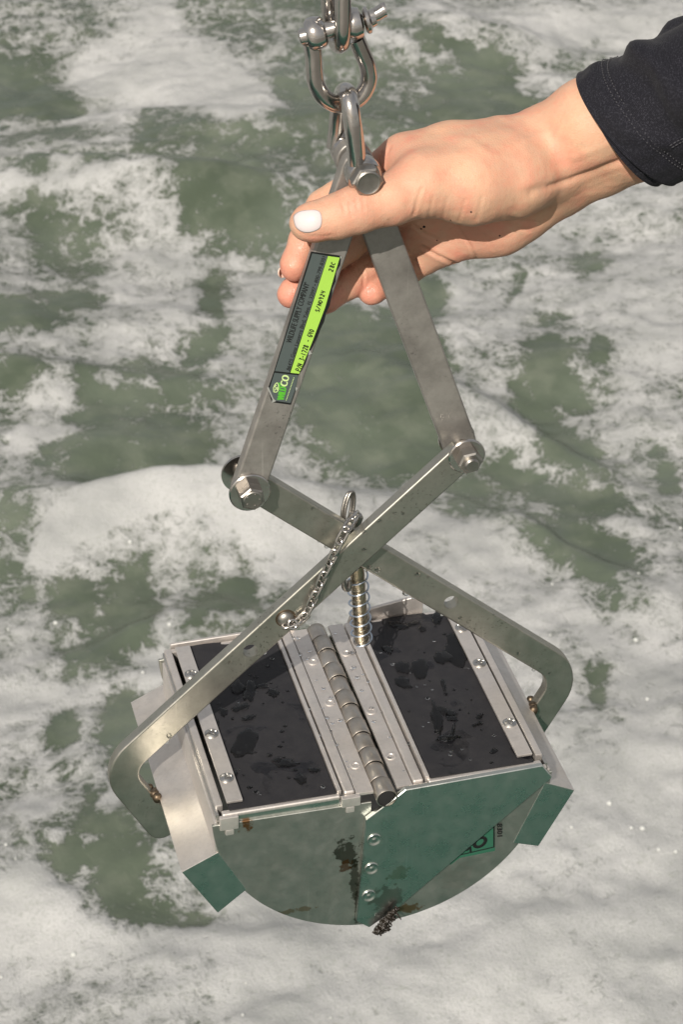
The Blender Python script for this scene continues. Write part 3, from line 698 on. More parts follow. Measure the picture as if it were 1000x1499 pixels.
# ---- water drops clinging to the steel and lying on the rubber
def drops(name, spots, parent):
    bm = bmesh.new()
    for (p, r, sq) in spots:
        m = Matrix.Translation(p) @ Matrix.Diagonal((r*random.uniform(.8, 1.3), r*random.uniform(.8, 1.3), r*sq, 1))
        bmesh.ops.create_icosphere(bm, subdivisions=2, radius=1, matrix=m)
    o = obj(name, bm, M_drop, parent, None); tag(o, kind='stuff'); return o
sp_ = []
for px_, py_ in ((172, 742), (560, 760), (470, 762)): pass
for k in range(46):                                               # along the two levers, mostly on the lower edges
    t = random.random(); lo = random.random() < .6
    a, b_ = ((60, 166), (-125, -4)) if k % 2 else ((-59, 161), (124, 4)); y = (F1 if k % 2 else F2)[0]
    d_ = np.array([b_[0]-a[0], b_[1]-a[1]], float); d_ /= np.linalg.norm(d_); n_ = np.array([-d_[1], d_[0]]); n_ = n_ if n_[1] > 0 else -n_
    c = np.array(a)+(np.array(b_)-np.array(a))*(.15+.85*t)+n_*(-8.6 if lo else random.uniform(-6, 8.6))
    sp_.append((Vector((c[0]/1000, (y+.003) if lo else y, c[1]/1000)), random.uniform(.0007, .0017), 1.0))
drops('water_drop', sp_, grab)
for s, j in ((-1, jl), (1, jr)):
    q_ = []
    for k in range(60):
        u = random.uniform(.030, .076); y = random.uniform(-.070, .070); r = random.choice((.0006, .0008, .0008, .0011, .0014))
        q_.append((Vector((s*u, y, .0019)), r, .28))
    for k in range(26): q_.append((Vector((s*random.uniform(.008, .023), random.uniform(-.07, .07), .0012)), random.uniform(.0007, .0016), .4))
    # the irregular thin puddles that the photo shows
    spots = ((348, 1006, 11, 9, 0), (366, 1012, 8, 16, 10), (352, 1036, 13, 5, -25), (400, 1014, 10, 6, 10), (384, 1004, 9, 4, 0), (326, 1042, 9, 7, 35), (324, 1085, 6, 3, 0), (357, 1090, 14, 22, 35), (420, 1118, 18, 6, -8), (405, 1112, 8, 4, -20), (338, 1132, 8, 11, -30), (460, 1127, 9, 4, 5), (440, 1140, 10, 7, 20), (365, 1050, 10, 4, -10), (395, 1105, 5, 3, 0), (318, 1060, 3, 6, 0)) if s < 0 else ((640, 1052, 9, 22, -12), (655, 1042, 16, 5, 20), (662, 1052, 9, 5, 0), (655, 1080, 17, 5, -8), (664, 1068, 3, 10, 10), (568, 950, 9, 6, 15), (590, 978, 11, 8, 20), (616, 980, 12, 14, -20), (590, 1000, 14, 8, 15), (585, 915, 16, 6, 10), (606, 912, 9, 4, -10), (640, 905, 7, 10, 20), (668, 950, 22, 22, 0), (650, 962, 12, 10, 20), (650, 1003, 4, 9, -15), (700, 1060, 8, 3, -20), (703, 1048, 6, 4, -30), (722, 1100, 7, 4, -30), (618, 920, 6, 5, 0))
    bm = bmesh.new()
    for q, (bx, by, ra, rb, tl) in enumerate(spots):
        c_, s_ = math.cos(math.radians(tl)), math.sin(math.radians(tl)); nA = 40; ring0 = None; z0 = .00165
        hgt = .0009 if ra*rb < 300 else .0005
        for f_, hh in ((1.0, 0), (.97, .45), (.90, .75), (.75, .92), (.45, 1.0), (0, 1.0)):
            ring = []
            for k in range(nA if f_ else 1):
                t_ = 2*math.pi*k/nA; w_ = 1+.65*(float(vnoise(np.array([math.cos(t_)*1.7+q*7.3]), np.array([math.sin(t_)*1.7+q*3.1]), 5)[0])-.5)+.35*(float(vnoise(np.array([math.cos(t_)*4+q*5.3]), np.array([math.sin(t_)*4+q*2.1]), 8)[0])-.5)
                du, dv = ra*f_*w_*math.cos(t_), rb*f_*w_*math.sin(t_); ring.append(bm.verts.new(atz(bx+du*c_-dv*s_, by+du*s_+dv*c_, z0+hgt*hh)))
            if ring0:
                for k in range(nA):
                    if len(ring) == 1: bm.faces.new((ring0[k], ring0[(k+1) % nA], ring[0]))
                    else: bm.faces.new((ring0[k], ring0[(k+1) % nA], ring[(k+1) % nA], ring[k]))
            ring0 = ring
    tag(obj('puddle', bm, M_drop, flap_of[s], None), kind='stuff')
    drops('water_drop', q_, j)
# ------------------------------------------------------------------ shackles, chain, pin, weed
def ptube(name, L, r, mat, parent, closed=False, n=8, sides=16):
    bm = bmesh.new(); tube(bm, smoothpath([Vector(at(px_, py_, y)) for px_, py_, y in L], n, closed), r, sides, closed); return obj(name, bm, mat, parent, 60)
def cyl(name, a, b, prof, mat, parent, n=28):                    # lathe along a-b, prof in (r, distance)
    bm = bmesh.new(); lathe(bm, prof, n, axis_matrix(a, Vector(b)-Vector(a))); return obj(name, bm, mat, parent, 45)
# lower D shackle round the top pivot bolt
ds = thing('d_shackle', 'small D shackle bolted through the tops of the two upper bars', 'shackle', (0, 0, .35))
ptube('bow', [(523, 243, -.0150), (519.5, 205, -.0165), (516, 178, -.0165), (512.5, 152, -.0135), (507.5, 135, -.006), (502, 138, .006), (497, 160, .0125), (494, 190, .0150), (491, 216, .0150)], .0046, M_bright, ds)
T = Vector((-.002, 0, .341))
def ear(y0, y1, parent):
    bm = bmesh.new(); L = y1-y0; lathe(bm, [(0, 0), (.0076, 0), (.0088, .0012), (.0092, L/2), (.0088, L-.0012), (.0076, L), (0, L)], 32, axis_matrix((T.x, y0, T.z), (0, 1, 0))); return obj('ear', bm, M_bright, parent, 40)
ear(-.0195, -.0095, ds); ear(.0088, .0180, ds)
bm = bmesh.new(); lathe(bm, [(0, 0), (.004, 0), (.004, .044), (0, .044)], 20, axis_matrix((T.x, -.021, T.z), (0, 1, 0))); bo = obj('shackle_bolt', bm, M_bolt, ds)
bm = bmesh.new(); hexhead(bm, .0080, .0062, axis_matrix((T.x, -.0195, T.z), (0, -1, 0)), .0008)
lathe(bm, [(.0064, 0), (.0064, .0004), (.0056, .0009), (.0046, .0004), (.0020, .0006), (0, .0001)], 26, axis_matrix((T.x, -.0257, T.z), (0, -1, 0))); obj('bolt_head', bm, M_bolt, bo)
bm = bmesh.new(); hexhead(bm, .0080, .0065, axis_matrix((T.x, .0180, T.z), (0, 1, 0))); obj('nut', bm, M_bolt, bo)
# bow shackle
bs = thing('bow_shackle', 'shiny steel bow shackle with T-handled pin, hanging above the small D shackle', 'shackle', (0, 0, .40))
ptube('bow', [(456, 62, -.005), (459, 80, -.005), (460, 100, -.005), (463, 122, -.005), (474, 142, -.004), (492, 152.5, -.003), (512, 151, -.002), (530, 139, -.002), (540, 118, -.002), (538, 96, -.003), (529, 74, -.004), (521, 55, -.005)], .0043, M_bright, bs)
a = Vector(at(449, 52, -.0040)); b_ = Vector(at(524, 33, -.0075)); d_ = (b_-a).normalized()
pin = cyl('pin', a-d_*.004, b_, [(0, 0), (.003, .0002), (.0040, .0012), (.0040, (b_-a).length+.004), (0, (b_-a).length+.004)], M_bright, bs)
cyl('ear', a-d_*.0005, b_, [(.003, 0), (.0064, .0002), (.0080, .002), (.0082, .005), (.0074, .0085), (.0055, .0098), (.003, .0098)], M_bright, bs)
cyl('ear', b_-d_*.006, b_, [(.003, 0), (.0062, .0002), (.0076, .002), (.0078, .0045), (.0070, .0075), (.003, .0085)], M_bright, bs)
cyl('pin_collar', b_+d_*.0028, b_+d_, [(.002, 0), (.0052, .0002), (.0066, .0012), (.0064, .0026), (.0042, .0036), (.0034, .006), (0, .007)], M_bright, pin)
ptube('pin_handle', [(533, 29, -.0085), (541, 25, -.0085), (551, 21, -.0085), (561, 15, -.0085), (563.5, 14, -.0085)], [.0032]*8+[.0033]*8+[.0034]*8+[.0036]*8+[.0036], M_bright, pin)
# lifting link going up out of the picture
ll = thing('chain_link', 'heavy vertical chain link hooked over the bow shackle pin at the top edge', 'chain link', (0, 0, .44))
ptube('link_body', [(503, -60, -.0135), (502.5, -20, -.0140), (502, 20, -.0140), (501.5, 48, -.0135), (500, 64, -.0100), (495, 66, -.004), (489, 52, .002), (483, 20, .0035), (481, -20, .003), (481, -60, .002), (486, -85, -.003), (497, -85, -.009)], .0039, M_bright, ll, True)
# retaining chain from the eye screw on the front lever to the split ring
ch = thing('retaining_chain', 'short bright link chain draped over the front lever arm', 'chain', (-.02, -.012, .10))
yc = F1[0]-.0028
C_ = [(427, 912, yc), (440, 907, yc), (450.5, 893, yc), (458.5, 878, yc), (465, 864, yc), (471.5, 849, yc), (478.5, 833, yc), (486.5, 817, yc), (494, 801, yc), (502, 784, yc-.0004), (511, 769, yc+.002), (520, 757, .000)]
LINKS = {}
def linkmesh():
    bm = bmesh.new(); P = []; a_, h_ = .0027, .0017
    for k in range(24):
        t = 2*math.pi*k/24; P.append(Vector((h_*math.cos(t)*1.0, 0, a_*(1 if math.sin(t) > 0 else -1)*(1 if abs(math.sin(t)) > .05 else 0)+h_*math.sin(t))))
    tube(bm, P, .00078, 8, True); bmesh.ops.recalc_face_normals(bm, faces=bm.faces)
    me = bpy.data.meshes.new('link'); bm.to_mesh(me); bm.free(); me.materials.append(M_bright); me.polygons.foreach_set('use_smooth', [True]*len(me.polygons)); return me
LM = linkmesh()
Q = [Vector(at(*c)) for c in C_]
for i, p in enumerate(Q):
    d_ = (Q[min(i+1, len(Q)-1)]-Q[max(i-1, 0)]).normalized(); o = bpy.data.objects.new('link', LM); COL.objects.link(o); o.parent = ch
    yv = Vector((0, -1, 0)); yv = (yv-d_*yv.dot(d_)).normalized(); xv = yv.cross(d_)
    if i % 2 == 0: xv, yv = yv, -xv
    sp2 = math.radians(18*(-1)**i); xv2 = xv*math.cos(sp2)+yv*math.sin(sp2); yv2 = d_.cross(xv2)
    mt = Matrix((xv2, yv2, d_)).transposed(); o.rotation_euler = mt.to_euler(); o.location = p-BASE[ch.name]
    o.scale = (1.15, 1.15, 1.22)
e_ = Vector(at(418, 905, F1[0])); bm = bmesh.new()
lathe(bm, [(0, -.0005), (.0048, -.0005), (.0048, .0006), (.0042, .0020), (.0025, .0030), (0, .0033)], 22, axis_matrix(e_, (0, -1, 0))); es = obj('eye_screw', bm, M_bolt, grab, 50)
bm = bmesh.new(); lathe(bm, [(.003, -.0004), (.0060, -.0004), (.0056, .0003), (.003, .0004)], 24, axis_matrix(e_, (0, -1, 0))); obj('rusty_ring', bm, M_weld, es, 50)
bm = bmesh.new(); pc = e_+Vector((.0030, -.0042, -.0016)); tube(bm, [pc+Vector((.0024*math.cos(t), .0010*math.sin(t), .0024*math.sin(t))) for t in np.linspace(0, 2*math.pi, 18, endpoint=False)], .0009, 8, True); obj('eye', bm, M_bright, es, 60)
# spring pin hanging behind the crossed levers
pn = thing('spring_pin', 'brassy locking pin in a thin coil spring, hanging behind the crossed levers', 'locking pin', (0, .016, .09))
yb_ = .0165
A_ = Vector(at(522, 822, yb_)); B_ = Vector(at(530, 942, yb_)); d_ = (B_-A_).normalized(); L = (B_-A_).length
cyl('shaft', A_-d_*.030, B_, [(0, 0), (.0036, 0), (.0041, .001), (.0041, L+.028), (.0036, L+.0295), (0, L+.030)], M_brass, pn)
cyl('end_cap', B_-d_*.0035, B_, [(.003, 0), (.0050, .0003), (.0050, .0022), (.0042, .003), (0, .003)], M_bright, pn)
cyl('collar', A_-d_*.004, B_, [(.003, 0), (.0058, .0003), (.0060, .003), (.0050, .0055), (.003, .006)], M_weld, pn)
x_ = d_.orthogonal().normalized(); z_ = d_.cross(x_); bm = bmesh.new(); turns = 7.0; nS = 190
tube(bm, [A_+d_*(.004+(L-.006)*(k/nS)**.94)+(x_*math.cos(2*math.pi*turns*k/nS)+z_*math.sin(2*math.pi*turns*k/nS))*.0058 for k in range(nS+1)], .00058, 7); obj('coil_spring', bm, M_spring, pn, 60)
for off in (0, .0016):
    c = Vector(at(507.5, 746, yb_-.002))+Vector((off, 0, 0)); rx = Vector((.0030, .0016, .001)); rz = Vector((.0016, .002, .0105)).normalized()*.0100; rx = rx.normalized()*.0036
    bm = bmesh.new(); tube(bm, [c+rx*math.cos(t)+rz*math.sin(t) for t in np.linspace(0, 2*math.pi, 28, endpoint=False)], .0009, 8, True); obj('split_ring', bm, M_bolt, pn, 60)
c = Vector(at(519, 762, .0115)); bm = bmesh.new()
lathe(bm, [(0, -.004), (.0032, -.004), (.0042, -.002), (.0042, .003), (.003, .0045), (0, .0045)], 14, axis_matrix(c, (.3, 0, 1))); obj('swivel', bm, M_bolt, pn, 50)
ptube('clip_wire', [(512, 838, .012), (506, 838, .012), (503, 848, .012), (504.5, 860, .012), (510, 862, .013), (512, 850, .014)], .0016, M_bolt, pn)
# weed and mud hanging from the lower tip
wd = thing('weed_clump', 'clump of dark wet weed and mud caught at the lowest tip of the jaws', 'weed clump', tuple(at(565, 1345, -.082)))
bm = bmesh.new()
for (px_, py_, r) in ((576, 1336, .0036), (571, 1341, .0040), (565, 1348, .0042), (560, 1354, .0050), (554, 1361, .0046), (549, 1364, .0030), (581, 1331, .0028), (577, 1344, .0028), (566, 1358, .0042), (557, 1365, .0032)):
    c = Vector(at(px_, py_, -.0835)); tb = bmesh.new(); bmesh.ops.create_icosphere(tb, subdivisions=3, radius=1)
    for v_ in tb.verts:
        p = v_.co.copy(); k = 1+.5*(float(vnoise(np.array([p.x*2.3+c.x*900]), np.array([p.y*2.3+p.z*1.7+c.z*900]), 3)[0])-.5)*2
        v_.co = c+p*r*k*.52
    me = bpy.data.meshes.new('t'); tb.to_mesh(me); tb.free(); bm.from_mesh(me); bpy.data.meshes.remove(me)
body = obj('weed_mass', bm, M_mud, wd, None)
bm = bmesh.new()
for k in range(12):
    p = Vector(at(*(lambda t: (552+28*t, 1363-28*t))(random.random()), -.084)); q = p+Vector((random.uniform(-.004, .004), random.uniform(-.003, .001), random.uniform(-.005, .001)))
    tube(bm, [p, (p+q)/2+Vector((.001, 0, -.001)), q], [.0006, .0005, .0002], 6)
tag(obj('weed_strands', bm, M_mud, wd, None), kind='stuff')
# ------------------------------------------------------------------ the person: hand, forearm, sleeve
def J(px_, py_, y, r): return (*at(px_, py_, y), r)
def smin(a, b, k):
    h = np.clip(.5+.5*(b-a)/k, 0, 1); return b*(1-h)+a*h-k*h*(1-h)
class Field:
    def __init__(s, lo, hi, h):
        s.lo = np.array(lo); s.h = h; s.n = np.ceil((np.array(hi)-s.lo)/h).astype(int)+1
        s.ax = [s.lo[i]+h*np.arange(s.n[i]) for i in range(3)]
    def new(s): return np.full(s.n, 1.0, np.float32)
    def chain(s, F, J_, k, pad=.02):
        for (ax_, ay, az, ra), (bx, by, bz, rb) in zip(J_, J_[1:]):
            a = np.array([ax_, ay, az]); b = np.array([bx, by, bz]); rm = max(ra, rb)+pad
            i0 = np.maximum(((np.minimum(a, b)-rm-s.lo)/s.h).astype(int), 0); i1 = np.minimum(((np.maximum(a, b)+rm-s.lo)/s.h).astype(int)+2, s.n)
            if (i1 <= i0).any(): continue
            x, y, z = (s.ax[q][i0[q]:i1[q]].astype(np.float32) for q in range(3))
            ba = (b-a).astype(np.float32); L2 = float(ba@ba)+1e-12
            X_ = (x-a[0])[:, None, None]; Y_ = (y-a[1])[None, :, None]; Z_ = (z-a[2])[None, None, :]
            t = np.clip((X_*ba[0]+Y_*ba[1]+Z_*ba[2])/L2, 0, 1)
            d_ = np.sqrt((X_-ba[0]*t)**2+(Y_-ba[1]*t)**2+(Z_-ba[2]*t)**2)-(ra+(rb-ra)*t)
            sl = tuple(slice(i0[q], i1[q]) for q in range(3)); F[sl] = smin(F[sl], d_.astype(np.float32), k)
        return F
def surface_nets(F, lo, h):
    I = F < 0
    c = [I[i:I.shape[0]-1+i, j:I.shape[1]-1+j, k:I.shape[2]-1+k] for i in (0, 1) for j in (0, 1) for k in (0, 1)]
    cnt = sum(q.astype(np.int8) for q in c); act = (cnt > 0) & (cnt < 8); ids = np.argwhere(act)
    offs = np.array([(i, j, k) for i in (0, 1) for j in (0, 1) for k in (0, 1)])
    val = np.stack([F[ids[:, 0]+o[0], ids[:, 1]+o[1], ids[:, 2]+o[2]] for o in offs], 1)
    acc = np.zeros((len(ids), 3)); num = np.zeros(len(ids))
    for a in range(8):
        for b in range(a+1, 8):
            if np.abs(offs[a]-offs[b]).sum() != 1: continue
            va, vb = val[:, a], val[:, b]; m = (va < 0) != (vb < 0); t = np.where(m, va/(va-vb+1e-20), 0)
            acc[m] += (offs[a]+(offs[b]-offs[a])*t[:, None])[m]; num[m] += 1
    P = lo+h*(ids+acc/num[:, None])
    idx = np.full(act.shape, -1, np.int64); idx[tuple(ids.T)] = np.arange(len(ids)); quads = []
    for axn in range(3):
        s0 = [slice(None)]*3; s1 = [slice(None)]*3; s0[axn] = slice(0, -1); s1[axn] = slice(1, None)
        A = I[tuple(s0)]; B = I[tuple(s1)]; u, v_ = [q for q in range(3) if q != axn]
        e = np.argwhere(A != B); e = e[(e[:, u] > 0) & (e[:, v_] > 0) & (e[:, u] < act.shape[u]) & (e[:, v_] < act.shape[v_])]
        flip = A[tuple(e.T)]
        def cell(du, dv): q = e.copy(); q[:, u] -= du; q[:, v_] -= dv; return idx[tuple(q.T)]
        q = np.stack([cell(1, 1), cell(0, 1), cell(0, 0), cell(1, 0)], 1)
        if axn == 1: flip = ~flip
        q[~flip] = q[~flip][:, ::-1]; quads.append(q)
    Q_ = np.concatenate(quads); return P, Q_[(Q_ >= 0).all(1)]

palm = [
 # metacarpals
 ([J(800, 226, .014, .0225), J(735, 221, .014, .0150), J(660, 222, .016, .0128), J(594, 233, .018, .0122)], .010),
 ([J(795, 240, .018, .0190), J(700, 256, .020, .0140), J(606, 275, .024, .0122)], .010),
 ([J(795, 255, .020, .0180), J(710, 294, .021, .0130), J(622, 316, .026, .0118)], .010),
 ([J(812, 262, .018, .0190), J(765, 306, .014, .0140), J(728, 328, .015, .0142), J(645, 354, .025, .0118)], .010),
 # thenar and the web to the index finger
 ([J(795, 240, .006, .0200), J(748, 258, -.004, .0196), J(690, 268, -.010, .0192), J(622, 270, -.0125, .0152)], .008),
 ([J(622, 262, -.008, .0105), J(602, 246, .006, .0090)], .012),
 ([J(700, 230, .004, .0130), J(625, 238, .008, .0105)], .012),
 # forearm
 ([J(812, 213, .012, .0215), J(870, 182, .002, .0225), J(930, 158, -.008, .0175), J(1040, 125, -.024, .0120)], .008),
 ([J(820, 254, .016, .0185), J(880, 233, .008, .0170), J(935, 209, -.004, .0172), J(1040, 135, -.026, .0120)], .008)]
thumb = [J(622, 270, -.0125, .0152), J(575, 291, -.0165, .0128), J(522, 307, -.0188, .0117), J(492, 317, -.0192, .0109), J(459, 325, -.0190, .0096), J(449, 327, -.0186, .0086)]
fingers = [
 [J(594, 233, .018, .0122), J(535, 263, .0205, .0094), J(474, 303, .0195, .0088), J(446, 351, .0120, .0078), J(431, 388, .0050, .0071), J(430, 394, .0046, .0062)],
 [J(606, 275, .024, .0122), J(560, 318, .0265, .0096), J(507, 360, .0255, .0086), J(456, 401, .0140, .0078), J(428, 428, .0080, .0070), J(424, 433, .0075, .0062)],
 [J(622, 316, .026, .0118), J(590, 350, .0285, .0094), J(556, 379, .0280, .0083), J(510, 416, .0190, .0077), J(477, 440, .0110, .0066), J(472, 444, .0105, .0058)],
 [J(645, 354, .025, .0118), J(622, 376, .0275, .0090), J(600, 392, .0280, .0078), J(570, 414, .0215, .0068), J(546, 428, .0160, .0060), J(541, 431, .0155, .0054)]]
allp = np.array([q for c, _ in palm for q in c]+thumb+[q for f in fingers for q in f])
HV = .00105
fld = Field((allp[:, :3]-allp[:, 3:]-.006).min(0), (allp[:, :3]+allp[:, 3:]+.006).max(0), HV)
Pf = fld.new()
for c, k in palm: fld.chain(Pf, c, k)
Hf = Pf.copy()
Tf = fld.chain(fld.new(), thumb, .003); Hf = np.minimum(Hf, smin(Pf, Tf, .005))
for f in fingers:
    Ff = fld.chain(fld.new(), f, .0025); Hf = smin(Hf, smin(Pf, Ff, .006), .0008)
hv, hf = surface_nets(Hf, fld.lo, HV); del Pf, Hf, Tf, Ff
# cut the far end inside the sleeve is closed already; take the steps out of the net
def adjacency_smooth(v_, q, it, lam):
    e = np.concatenate([q[:, [0, 1]], q[:, [1, 2]], q[:, [2, 3]], q[:, [3, 0]]]); e = np.concatenate([e, e[:, ::-1]])
    deg = np.bincount(e[:, 0], minlength=len(v_))[:, None]
    for _ in range(it):
        s_ = np.stack([np.bincount(e[:, 0], weights=v_[e[:, 1], k], minlength=len(v_)) for k in range(3)], 1); v_ = v_+lam*(s_/np.maximum(deg, 1)-v_)
    return v_
hv = adjacency_smooth(hv, hf, 4, .5)
def normals(v_, q):
    n_ = np.cross(v_[q[:, 2]]-v_[q[:, 0]], v_[q[:, 3]]-v_[q[:, 1]]); o = np.zeros_like(v_)
    for k in range(4):
        for a in range(3): o[:, a] += np.bincount(q[:, k], weights=n_[:, a], minlength=len(v_))
    return o/np.maximum(np.linalg.norm(o, axis=1, keepdims=True), 1e-20)
if ((hv-hv.mean(0))*normals(hv, hf)).sum() < 0: hf = hf[:, ::-1]
# creases: press the surface in along lines on the skin
nrm = normals(hv, hf); pxy = project(hv); facing = (nrm*(CAM-hv)).sum(1)/np.linalg.norm(CAM-hv, axis=1)
CREASE = [([(506, 285), (501, 298), (505, 312)], 1.5, .5, -.1, -.012), ([(514, 282), (511, 299), (516, 318)], 1.5, .5, -.1, -.012), ([(524, 281), (521, 297), (526, 314)], 1.4, .42, -.1, -.012), ([(533, 282), (531, 296), (534, 308)], 1.4, .3, -.1, -.012),
 ([(617, 276), (610, 298), (606, 314)], 2, .55, -.1, 0), ([(634, 288), (630, 306), (627, 320)], 2, .35, -.1, 0), ([(655, 290), (650, 310), (648, 322)], 2, .3, -.1, 0), ([(682, 292), (676, 312), (672, 323)], 2, .3, -.1, 0), ([(706, 288), (702, 306), (697, 321)], 2, .28, -.1, 0),
 ([(668, 330), (684, 352), (699, 380)], 1.8, .55, -.02, .1), ([(600, 371), (617, 361), (640, 374), (668, 387)], 2.2, .9, -.02, .1), ([(606, 330), (622, 342), (640, 350)], 2, .5, -.02, .1), ([(706, 340), (716, 352), (722, 366)], 1.6, .3, -.02, .1),
 ([(778, 281), (800, 274), (832, 264), (868, 251), (915, 233)], 6.5, .8, -.1, .1), ([(806, 273), (832, 265), (868, 252), (915, 234)], 3, .6, -.1, .1), ([(745, 318), (765, 324), (790, 326)], 2.5, .4, -.1, .1), ([(745, 330), (775, 338)], 2, .3, -.1, .1),
 ([(526, 390), (533, 403), (532, 417)], 1.8, .5, 0, .1), ([(497, 412), (503, 420), (503, 431)], 1.6, .3, 0, .1), ([(427, 352), (436, 352)], 1.6, .3, -.02, .1), ([(560, 224), (556, 236), (551, 250)], 2.2, .5, 0, .1), ([(572, 214), (566, 226)], 2, .35, 0, .1),
 ([(436, 338), (450, 345), (470, 346), (485, 344)], 2, .2, -.1, -.01)]
disp = np.zeros(len(hv))
for L, wd_, dp, y0, y1 in CREASE:
    A_ = np.array(L, float); best = np.full(len(hv), 1e9)
    for p, q in zip(A_, A_[1:]):
        e = q-p; t = np.clip(((pxy-p)@e)/(e@e), 0, 1); best = np.minimum(best, np.linalg.norm(pxy-p-t[:, None]*e, axis=1))
    m = (facing > .1) & (hv[:, 1] > y0) & (hv[:, 1] < y1)
    disp += np.where(m, dp*.001*(np.exp(-(best/wd_)**2)-.35*np.exp(-((best-wd_*2.2)/(wd_*1.2))**2)), 0)
for L, wd_, hp in (([(600, 212), (640, 204), (700, 200), (760, 190)], 9, .5), ([(640, 232), (690, 222), (745, 214), (800, 196)], 7, .35), ([(770, 205), (815, 190), (870, 160)], 6, .35), ([(840, 232), (890, 212), (940, 192)], 6, .5), ([(690, 205), (720, 226), (770, 236)], 5, .25)):
    A_ = np.array(L, float); best = np.full(len(hv), 1e9)
    for p, q in zip(A_, A_[1:]):
        e = q-p; t = np.clip(((pxy-p)@e)/(e@e), 0, 1); best = np.minimum(best, np.linalg.norm(pxy-p-t[:, None]*e, axis=1))
    disp -= np.where((facing > .1) & (hv[:, 1] < .02), hp*.001*np.exp(-(best/wd_)**2), 0)
disp += .00025*(fbm(hv[:, 0]*160+hv[:, 1]*70, hv[:, 2]*160, 91, 3)-.5)*2
hv = hv-nrm*disp[:, None]
# skin tint: redder fingertips and knuckles, paler palm; 'wet' where the sea has splashed
tint = np.zeros(len(hv)); wetv = np.zeros(len(hv))
for f, wgt in zip(fingers, (1, 1, .9, .9)):
    for q, a in ((f[-1], 1.0), (f[-2], .9), (f[-3], .55)):
        tint = np.maximum(tint, wgt*a*np.exp(-((hv-np.array(q[:3]))**2).sum(1)/(.011**2)))
    wetv = np.maximum(wetv, np.exp(-((hv-np.array(f[-2][:3]))**2).sum(1)/(.016**2)))
for q, a, rr in ((J(608, 262, -.01, 0), .45, .012), (J(520, 300, -.03, 0), .25, .010), (J(470, 350, -.02, 0), .55, .010), (J(690, 350, .0, 0), .35, .018), (J(560, 235, .01, 0), .5, .012)):
    tint = np.maximum(tint, a*np.exp(-((hv-np.array(q[:3]))**2).sum(1)/rr**2))
wetv = np.maximum(wetv, .8*np.exp(-((hv-at(608, 385, .015))**2).sum(1)/.012**2))
M_skin = material('skin', (.6, .36, .25), .45, 0); n = N(M_skin); v = n.coord()
tn = n.attr('tint').outputs['Fac']; wt = n.attr('wet').outputs['Fac']
mot = n.noise(v, 110, 5, .65); pore = n.noise(v, 900, 3, .6)
c0 = n.mix(n.mapr(mot, .35, .68, 0, 1), (.56, .34, .232), (.61, .30, .20))
c0 = n.mix(n.mapr(n.noise(v, 30, 3, .5), .4, .65, 0, .5), c0, (.62, .395, .25))
c0 = n.mix(n.mapr(n.noise(v, 55, 4, .6), .52, .68, 0, .45), c0, (.60, .24, .17))
c0 = n.mix(n.mapr(n.noise(v, 300, 3, .6), .55, .75, 0, .3), c0, (.44, .25, .16))
c0 = n.mix(n.mapr(tn, 0, 1, 0, .72), c0, (.62, .20, .15))
frk = n.add('ShaderNodeTexVoronoi', Scale=70.0); n.link(v, frk.inputs['Vector'])
c0 = n.mix(n.mapr(frk.outputs['Distance'], .03, .07, .5, 0), c0, (.36, .17, .10))
n.link(c0, n.b.inputs['Base Color'])
n.b.inputs['Specular IOR Level'].default_value = .36
n.b.inputs['Subsurface Weight'].default_value = .12; n.b.inputs['Subsurface Radius'].default_value = (1, .35, .2); n.b.inputs['Subsurface Scale'].default_value = .004
wn = n.math('MULTIPLY', wt, n.mapr(n.noise(v, 260, 3, .6), .45, .6, 0, 1))
n.link(n.math('SUBTRACT', n.mapr(pore, .3, .7, .50, .64), n.math('MULTIPLY', wn, .34)), n.b.inputs['Roughness'])
vl = n.add('ShaderNodeTexVoronoi', Scale=750.0); vl.feature = 'DISTANCE_TO_EDGE'; n.link(n.coord((1, .55, 1.3)), vl.inputs['Vector'])
lin = n.noise(n.coord((1, .6, .16), rot=(0, .35, 0)), 420, 3, .6)
n.link(n.bump(n.math('ADD', n.math('ADD', n.math('MULTIPLY', pore, .8), n.math('MULTIPLY', lin, 1.3)), n.mapr(vl.outputs['Distance'], 0, .25, 0, .7)), .20, .0007), n.b.inputs['Normal'])
person = thing('person', 'bare hand gripping the two bars, white thumbnail, black jacket sleeve at the wrist', 'person', tuple(at(960, 160, -.03)))
me = mesh_np('hand', hv, hf)
me.attributes.new('tint', 'FLOAT', 'POINT').data.foreach_set('value', tint.astype(np.float32)); me.attributes.new('wet', 'FLOAT', 'POINT').data.foreach_set('value', wetv.astype(np.float32))
hand = finish('arm_and_hand', me, M_skin, person, None)
bvh = BVHTree.FromPolygons([Vector(p) for p in hv], [tuple(int(i) for i in q) for q in hf])
def hit(px_, py_):
    d_ = Vector(ray(px_, py_)).normalized(); loc, nn, _, _ = bvh.ray_cast(Vector(CAM), d_); return loc, nn
M_nail = material('white_nail_polish', (.62, .55, .545), .16, 0, **{'Coat Weight': .6, 'Coat Roughness': .05})
M_nail2 = material('bare_nail', (.74, .52, .42), .25)
